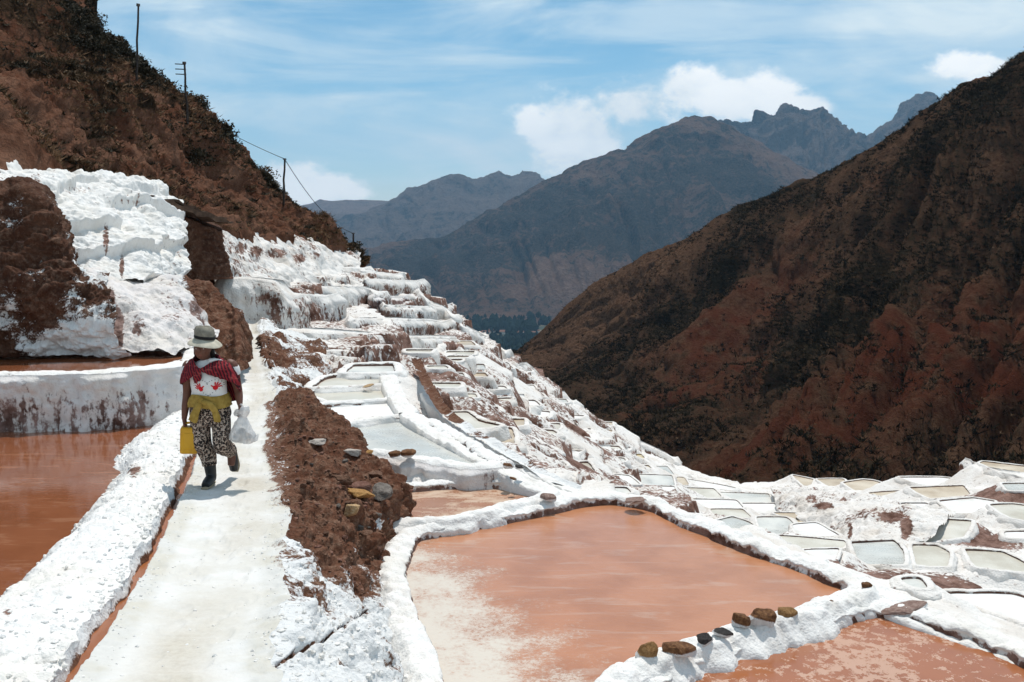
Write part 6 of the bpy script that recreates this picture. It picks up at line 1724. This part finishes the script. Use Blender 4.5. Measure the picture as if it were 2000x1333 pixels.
# shawl over the shoulders, knotted in front
def sheet(name, rows, mat, parent, th=0.012, nu=60, nv=30, dis=None):
    A = np.stack([crom(np.array(r), nu) for r in rows], 0)        # k, nu, 3
    G = np.stack([crom(A[:, i_], nv) for i_ in range(nu)], 0)
    if dis is not None: G = displace(G, dis(G))
    n_ = grid_normals(G); G2 = G + n_ * th
    q = grid_quads(nu, nv); N0 = nu * nv
    me = raw_mesh(name, np.vstack([G.reshape(-1, 3), G2.reshape(-1, 3)]), [q, q[:, ::-1] + N0])
    a_ = np.arange(N0).reshape(nu, nv); bd = np.concatenate([a_[:, 0], a_[-1, 1:], a_[-2::-1, -1], a_[0, -2:0:-1]])
    bq = np.stack([bd, np.roll(bd, -1), np.roll(bd, -1) + N0, bd + N0], -1)
    me2 = raw_mesh(name, np.vstack([G.reshape(-1, 3), G2.reshape(-1, 3)]), [q, q[:, ::-1] + N0, bq])
    bpy.data.meshes.remove(me)
    return add(name, me2, mat, parent, loc=(0, 0, 0))
fold = lambda G: 0.012 * vnoise(G * (22, 22, 7)) + 0.008 * vnoise(G * (40, 40, 12))
neckr = [W_(407, 716, -.15), W_(396, 706, -.11), W_(392, 700, .0), W_(402, 696, .09), W_(415, 695, .10), W_(428, 697, .08), W_(434, 702, .0), W_(426, 708, -.11), W_(411, 716, -.155)]
midr = [W_(404, 722, -.160), W_(387, 717, -.125), W_(374, 714, .0), W_(386, 722, .13), W_(415, 724, .15), W_(446, 722, .13), W_(462, 713, .0), W_(446, 716, -.14), W_(413, 722, -.165)]
outr = [W_(399, 727, -.160), W_(380, 731, -.13), W_(364, 736, .02), W_(376, 750, .16), W_(415, 760, .19), W_(455, 765, .16), W_(474, 745, .02), W_(456, 728, -.13), W_(418, 724, -.165)]
hem = [W_(397, 730, -.160), W_(376, 744, -.12), W_(361, 754, .03), W_(374, 772, .17), W_(415, 790, .20), W_(458, 792, .17), W_(477, 772, .04), W_(469, 746, -.11), W_(424, 727, -.168)]
sheet('shawl', [neckr, midr, outr, hem], 'shawl_red', woman, 0.012, 90, 40, fold)
sh_k = fused('shawl_knot', [ball(W_(407, 719, -.172), (.034, .022, .026)), smooth_tube([W_(406, 722, -.175), W_(402, 733, -.182), W_(401, 745, -.172)], [(.02, .012), (.03, .014), (.016, .010)], 4, 12), smooth_tube([W_(409, 722, -.175), W_(410, 731, -.182), W_(407, 741, -.176)], [(.016, .010), (.022, .012), (.012, .008)], 4, 12)], 0.007, 'shawl_red', woman, 2)
# white cloth showing at the shoulder
fused('neck_cloth', [smooth_tube([W_(421, 703, -.07), W_(432, 702, -.05), W_(446, 707, .0)], [(.03, .016), (.034, .018), (.02, .014)], 4, 14)], 0.009, 'shirt_white', woman, 3)
# jacket tied round the waist
ringb = [W_(416 + 43.5 * math.sin(a_), 782 + 3 * math.cos(a_ * 2), .01 - .165 * math.cos(a_)) for a_ in np.linspace(-math.pi, math.pi, 15)]
def ringat(py, gx, gy): return [W_(416 + gx * math.sin(a_), py + 2 * math.sin(3 * a_), .01 - gy * math.cos(a_)) for a_ in np.linspace(-math.pi, math.pi, 25)]
jk = sheet('jacket', [ringat(771, 37, .155), ringat(778, 41, .170), ringat(787, 43, .176), ringat(796, 43.5, .176)], 'jacket_mustard', woman, 0.014, 90, 16, lambda G: 0.010 * vnoise(G * (10, 10, 34)))
fused('knot', [ball(W_(409, 779, -.175), (.034, .025, .042))], 0.008, 'jacket_mustard', jk, 2)
fused('sleeve', [smooth_tube([W_(408, 784, -.180), W_(402, 798, -.190), W_(396, 811, -.185), W_(391, 820, -.175)], [(.030, .016), (.040, .018), (.044, .017), (.040, .014)], 5, 14)], 0.008, 'jacket_mustard', jk, 2, wr_)
fused('sleeve', [smooth_tube([W_(414, 780, -.182), W_(428, 787, -.188), W_(437, 800, -.184), W_(440, 822, -.165)], [(.026, .018), (.036, .018), (.036, .017), (.032, .013)], 5, 14)], 0.008, 'jacket_mustard', jk, 2, wr_)
# hat with a drooping brim
def lathe(prof, c_, seg=48, sq=(1, 1), wob=None):
    V = []; Fc = []
    for r_, z_ in prof:
        for k in range(seg):
            an = 2 * math.pi * k / seg; dz2 = wob(an, r_) if wob else 0
            V.append((c_[0] + r_ * sq[0] * math.cos(an), c_[1] + r_ * sq[1] * math.sin(an), c_[2] + z_ + dz2))
    for i_ in range(len(prof) - 1):
        for k in range(seg): Fc.append((i_ * seg + k, i_ * seg + (k + 1) % seg, (i_ + 1) * seg + (k + 1) % seg, (i_ + 1) * seg + k))
    return V, Fc
hc = W_(411, 661, .0)
tilt = lambda an, r_: -0.012 * (r_ / .17) * max(0, -math.sin(an)) ** 1.5 * (r_ > .09) - .02 * math.cos(an) * (r_ / .15) + 0.006 * math.sin(3 * an)
hat = simple('hat', [lathe([(.094, 0.0), (.12, -.012), (.150, -.034), (.166, -.052), (.168, -.057), (.163, -.058), (.148, -.042), (.118, -.022), (.090, -.010), (.088, .02)], hc, 56, (1, 1.05), tilt)], 'hat_felt', woman)
simple('crown', [lathe([(.096, 0.0), (.098, .03), (.100, .06), (.094, .095), (.078, .118), (.045, .128), (.0005, .124)], hc, 40, (1, 1.05), lambda an, r_: -.02 * math.cos(an) * (r_ / .15) + .005 * math.sin(2 * an))], 'hat_grey', hat)
simple('band', [lathe([(.0975, .002), (.1015, .004), (.1025, .030), (.0995, .032)], hc, 40, (1, 1.05), lambda an, r_: -.02 * math.cos(an) * (r_ / .15))], 'hat_band', hat)
# yellow can in her right hand
cc = W_(372.5, 864, -.01)
can = empty('jerrycan', FOOT + Vector((cc[0], cc[1], W_(0, 891)[2])), 'yellow plastic jerrycan carried in her hand beside the ditch', 'jerrycan')
def rbox(w2, d2, h2, r_=0.025, seg=4):
    bm = bmesh.new(); bmesh.ops.create_cube(bm, size=1.0)
    for v in bm.verts: v.co.x *= w2; v.co.y *= d2; v.co.z = (v.co.z + .5) * h2
    bmesh.ops.bevel(bm, geom=list(bm.edges), offset=r_, segments=seg, affect='EDGES', profile=0.6)
    V = [tuple(v.co) for v in bm.verts]; Fc = [tuple(v.index for v in f.verts) for f in bm.faces]; bm.free(); return V, Fc
cw, cd_, chh = 35 * K, 0.15, 54 * K
sh1 = simple('shell', [rbox(cw, cd_, chh, .03)], 'plastic_yellow', can)
simple('panel', [( [tuple(np.array(v) * (0.66, 1, 0.62) + (0, -.006, 0.05)) for v in rbox(cw, cd_, chh, .02)[0]], rbox(cw, cd_, chh, .02)[1])], 'plastic_yellow', sh1)
simple('handle', [smooth_tube([(-.055, 0, chh - .02), (-.052, 0, chh + .022), (-.02, 0, chh + .036), (.03, 0, chh + .034), (.045, 0, chh + .0)], [.013, .013, .012, .012, .014], 5, 12)], 'plastic_yellow', can)
simple('spout', [smooth_tube([(.058, 0, chh - .03), (.064, 0, chh + .012)], [.024, .022], 2, 14)], 'plastic_yellow', can)
simple('cap', [smooth_tube([(.0645, 0, chh + .010), (.068, 0, chh + .034)], [.027, .026], 2, 16)], 'plastic_cap', can)
can.rotation_euler = (0, math.radians(3), math.radians(12))
# plastic bag in her other hand
bgc = W_(481, 868, -.05)
bag = empty('plastic_bag', FOOT + Vector((bgc[0], bgc[1], bgc[2])), 'knotted translucent white plastic bag hanging from her other hand', 'bag')
H_ = (868 - 797) * K
def crumple(co): return 0.020 * ridged(co * (9, 9, 4.5), 3) + 0.012 * vnoise(co * 24) - 0.012
fused('pouch', [smooth_tube([(0.0, 0, .005), (.004, 0, .05), (.006, 0, .12), (.004, 0, .20), (.0, 0, .27)], [(.10, .085), (.135, .11), (.115, .095), (.07, .06), (.035, .032)], 6, 24)], 0.009, 'bag_film', bag, 2, crumple)
fused('gathered_top', [smooth_tube([(0, 0, .26), (.01, 0, .30), (.012, 0, .345), (0, 0, H_ - .0)], [(.034, .03), (.075, .05), (.070, .05), (.028, .026)], 5, 20), ball((.055, 0, .30), (.035, .03, .045)), ball((-.04, 0, .31), (.03, .03, .04))], 0.008, 'bag_film', bag, 1, crumple)
simple('handle_loop', [smooth_tube([(-.02, 0, H_ - .03), (-.006, .0, H_ + .03), (.012, 0, H_ + .012), (.02, 0, H_ - .03)], [.012, .010, .010, .012], 4, 8)], 'bag_film', bag)
simple('side_flap', [smooth_tube([(.09, 0, .02), (.135, -.01, .04), (.165, -.01, .085)], [(.03, .012), (.028, .008), (.008, .004)], 4, 10)], 'bag_film', bag)
fused('goods', [ball((-.02, 0, .06), (.07, .06, .05)), ball((.05, 0, .055), (.05, .05, .045)), ball((.0, .0, .11), (.05, .045, .04))], 0.012, 'bag_goods', bag, 2)

# ------------------------------------------------------------------ haze of the valley air
m = bpy.data.materials.new('air'); m.use_nodes = True
t = NT(m.node_tree); t.n.clear()
out = t.new('ShaderNodeOutputMaterial')
pv = t.new('ShaderNodeVolumePrincipled')
pv.inputs['Color'].default_value = (0.40, 0.70, 1.0, 1)
pv.inputs['Density'].default_value = 0.000062
pv.inputs['Anisotropy'].default_value = 0.1
t.l.new(pv.outputs[0], out.inputs['Volume'])
bm = bmesh.new(); bmesh.ops.create_cube(bm, size=1.0)
me = bpy.data.meshes.new('haze'); bm.to_mesh(me); bm.free()
me.materials.append(m)
hz = bpy.data.objects.new('haze', me); C.objects.link(hz)
x0, x1, y0, y1, z0, z1 = -9500, 9500, -60, 14000, -800, 1150
hz.scale = (x1 - x0, y1 - y0, z1 - z0); hz.location = ((x0 + x1) / 2, (y0 + y1) / 2, (z0 + z1) / 2)
tag(hz, kind='stuff')
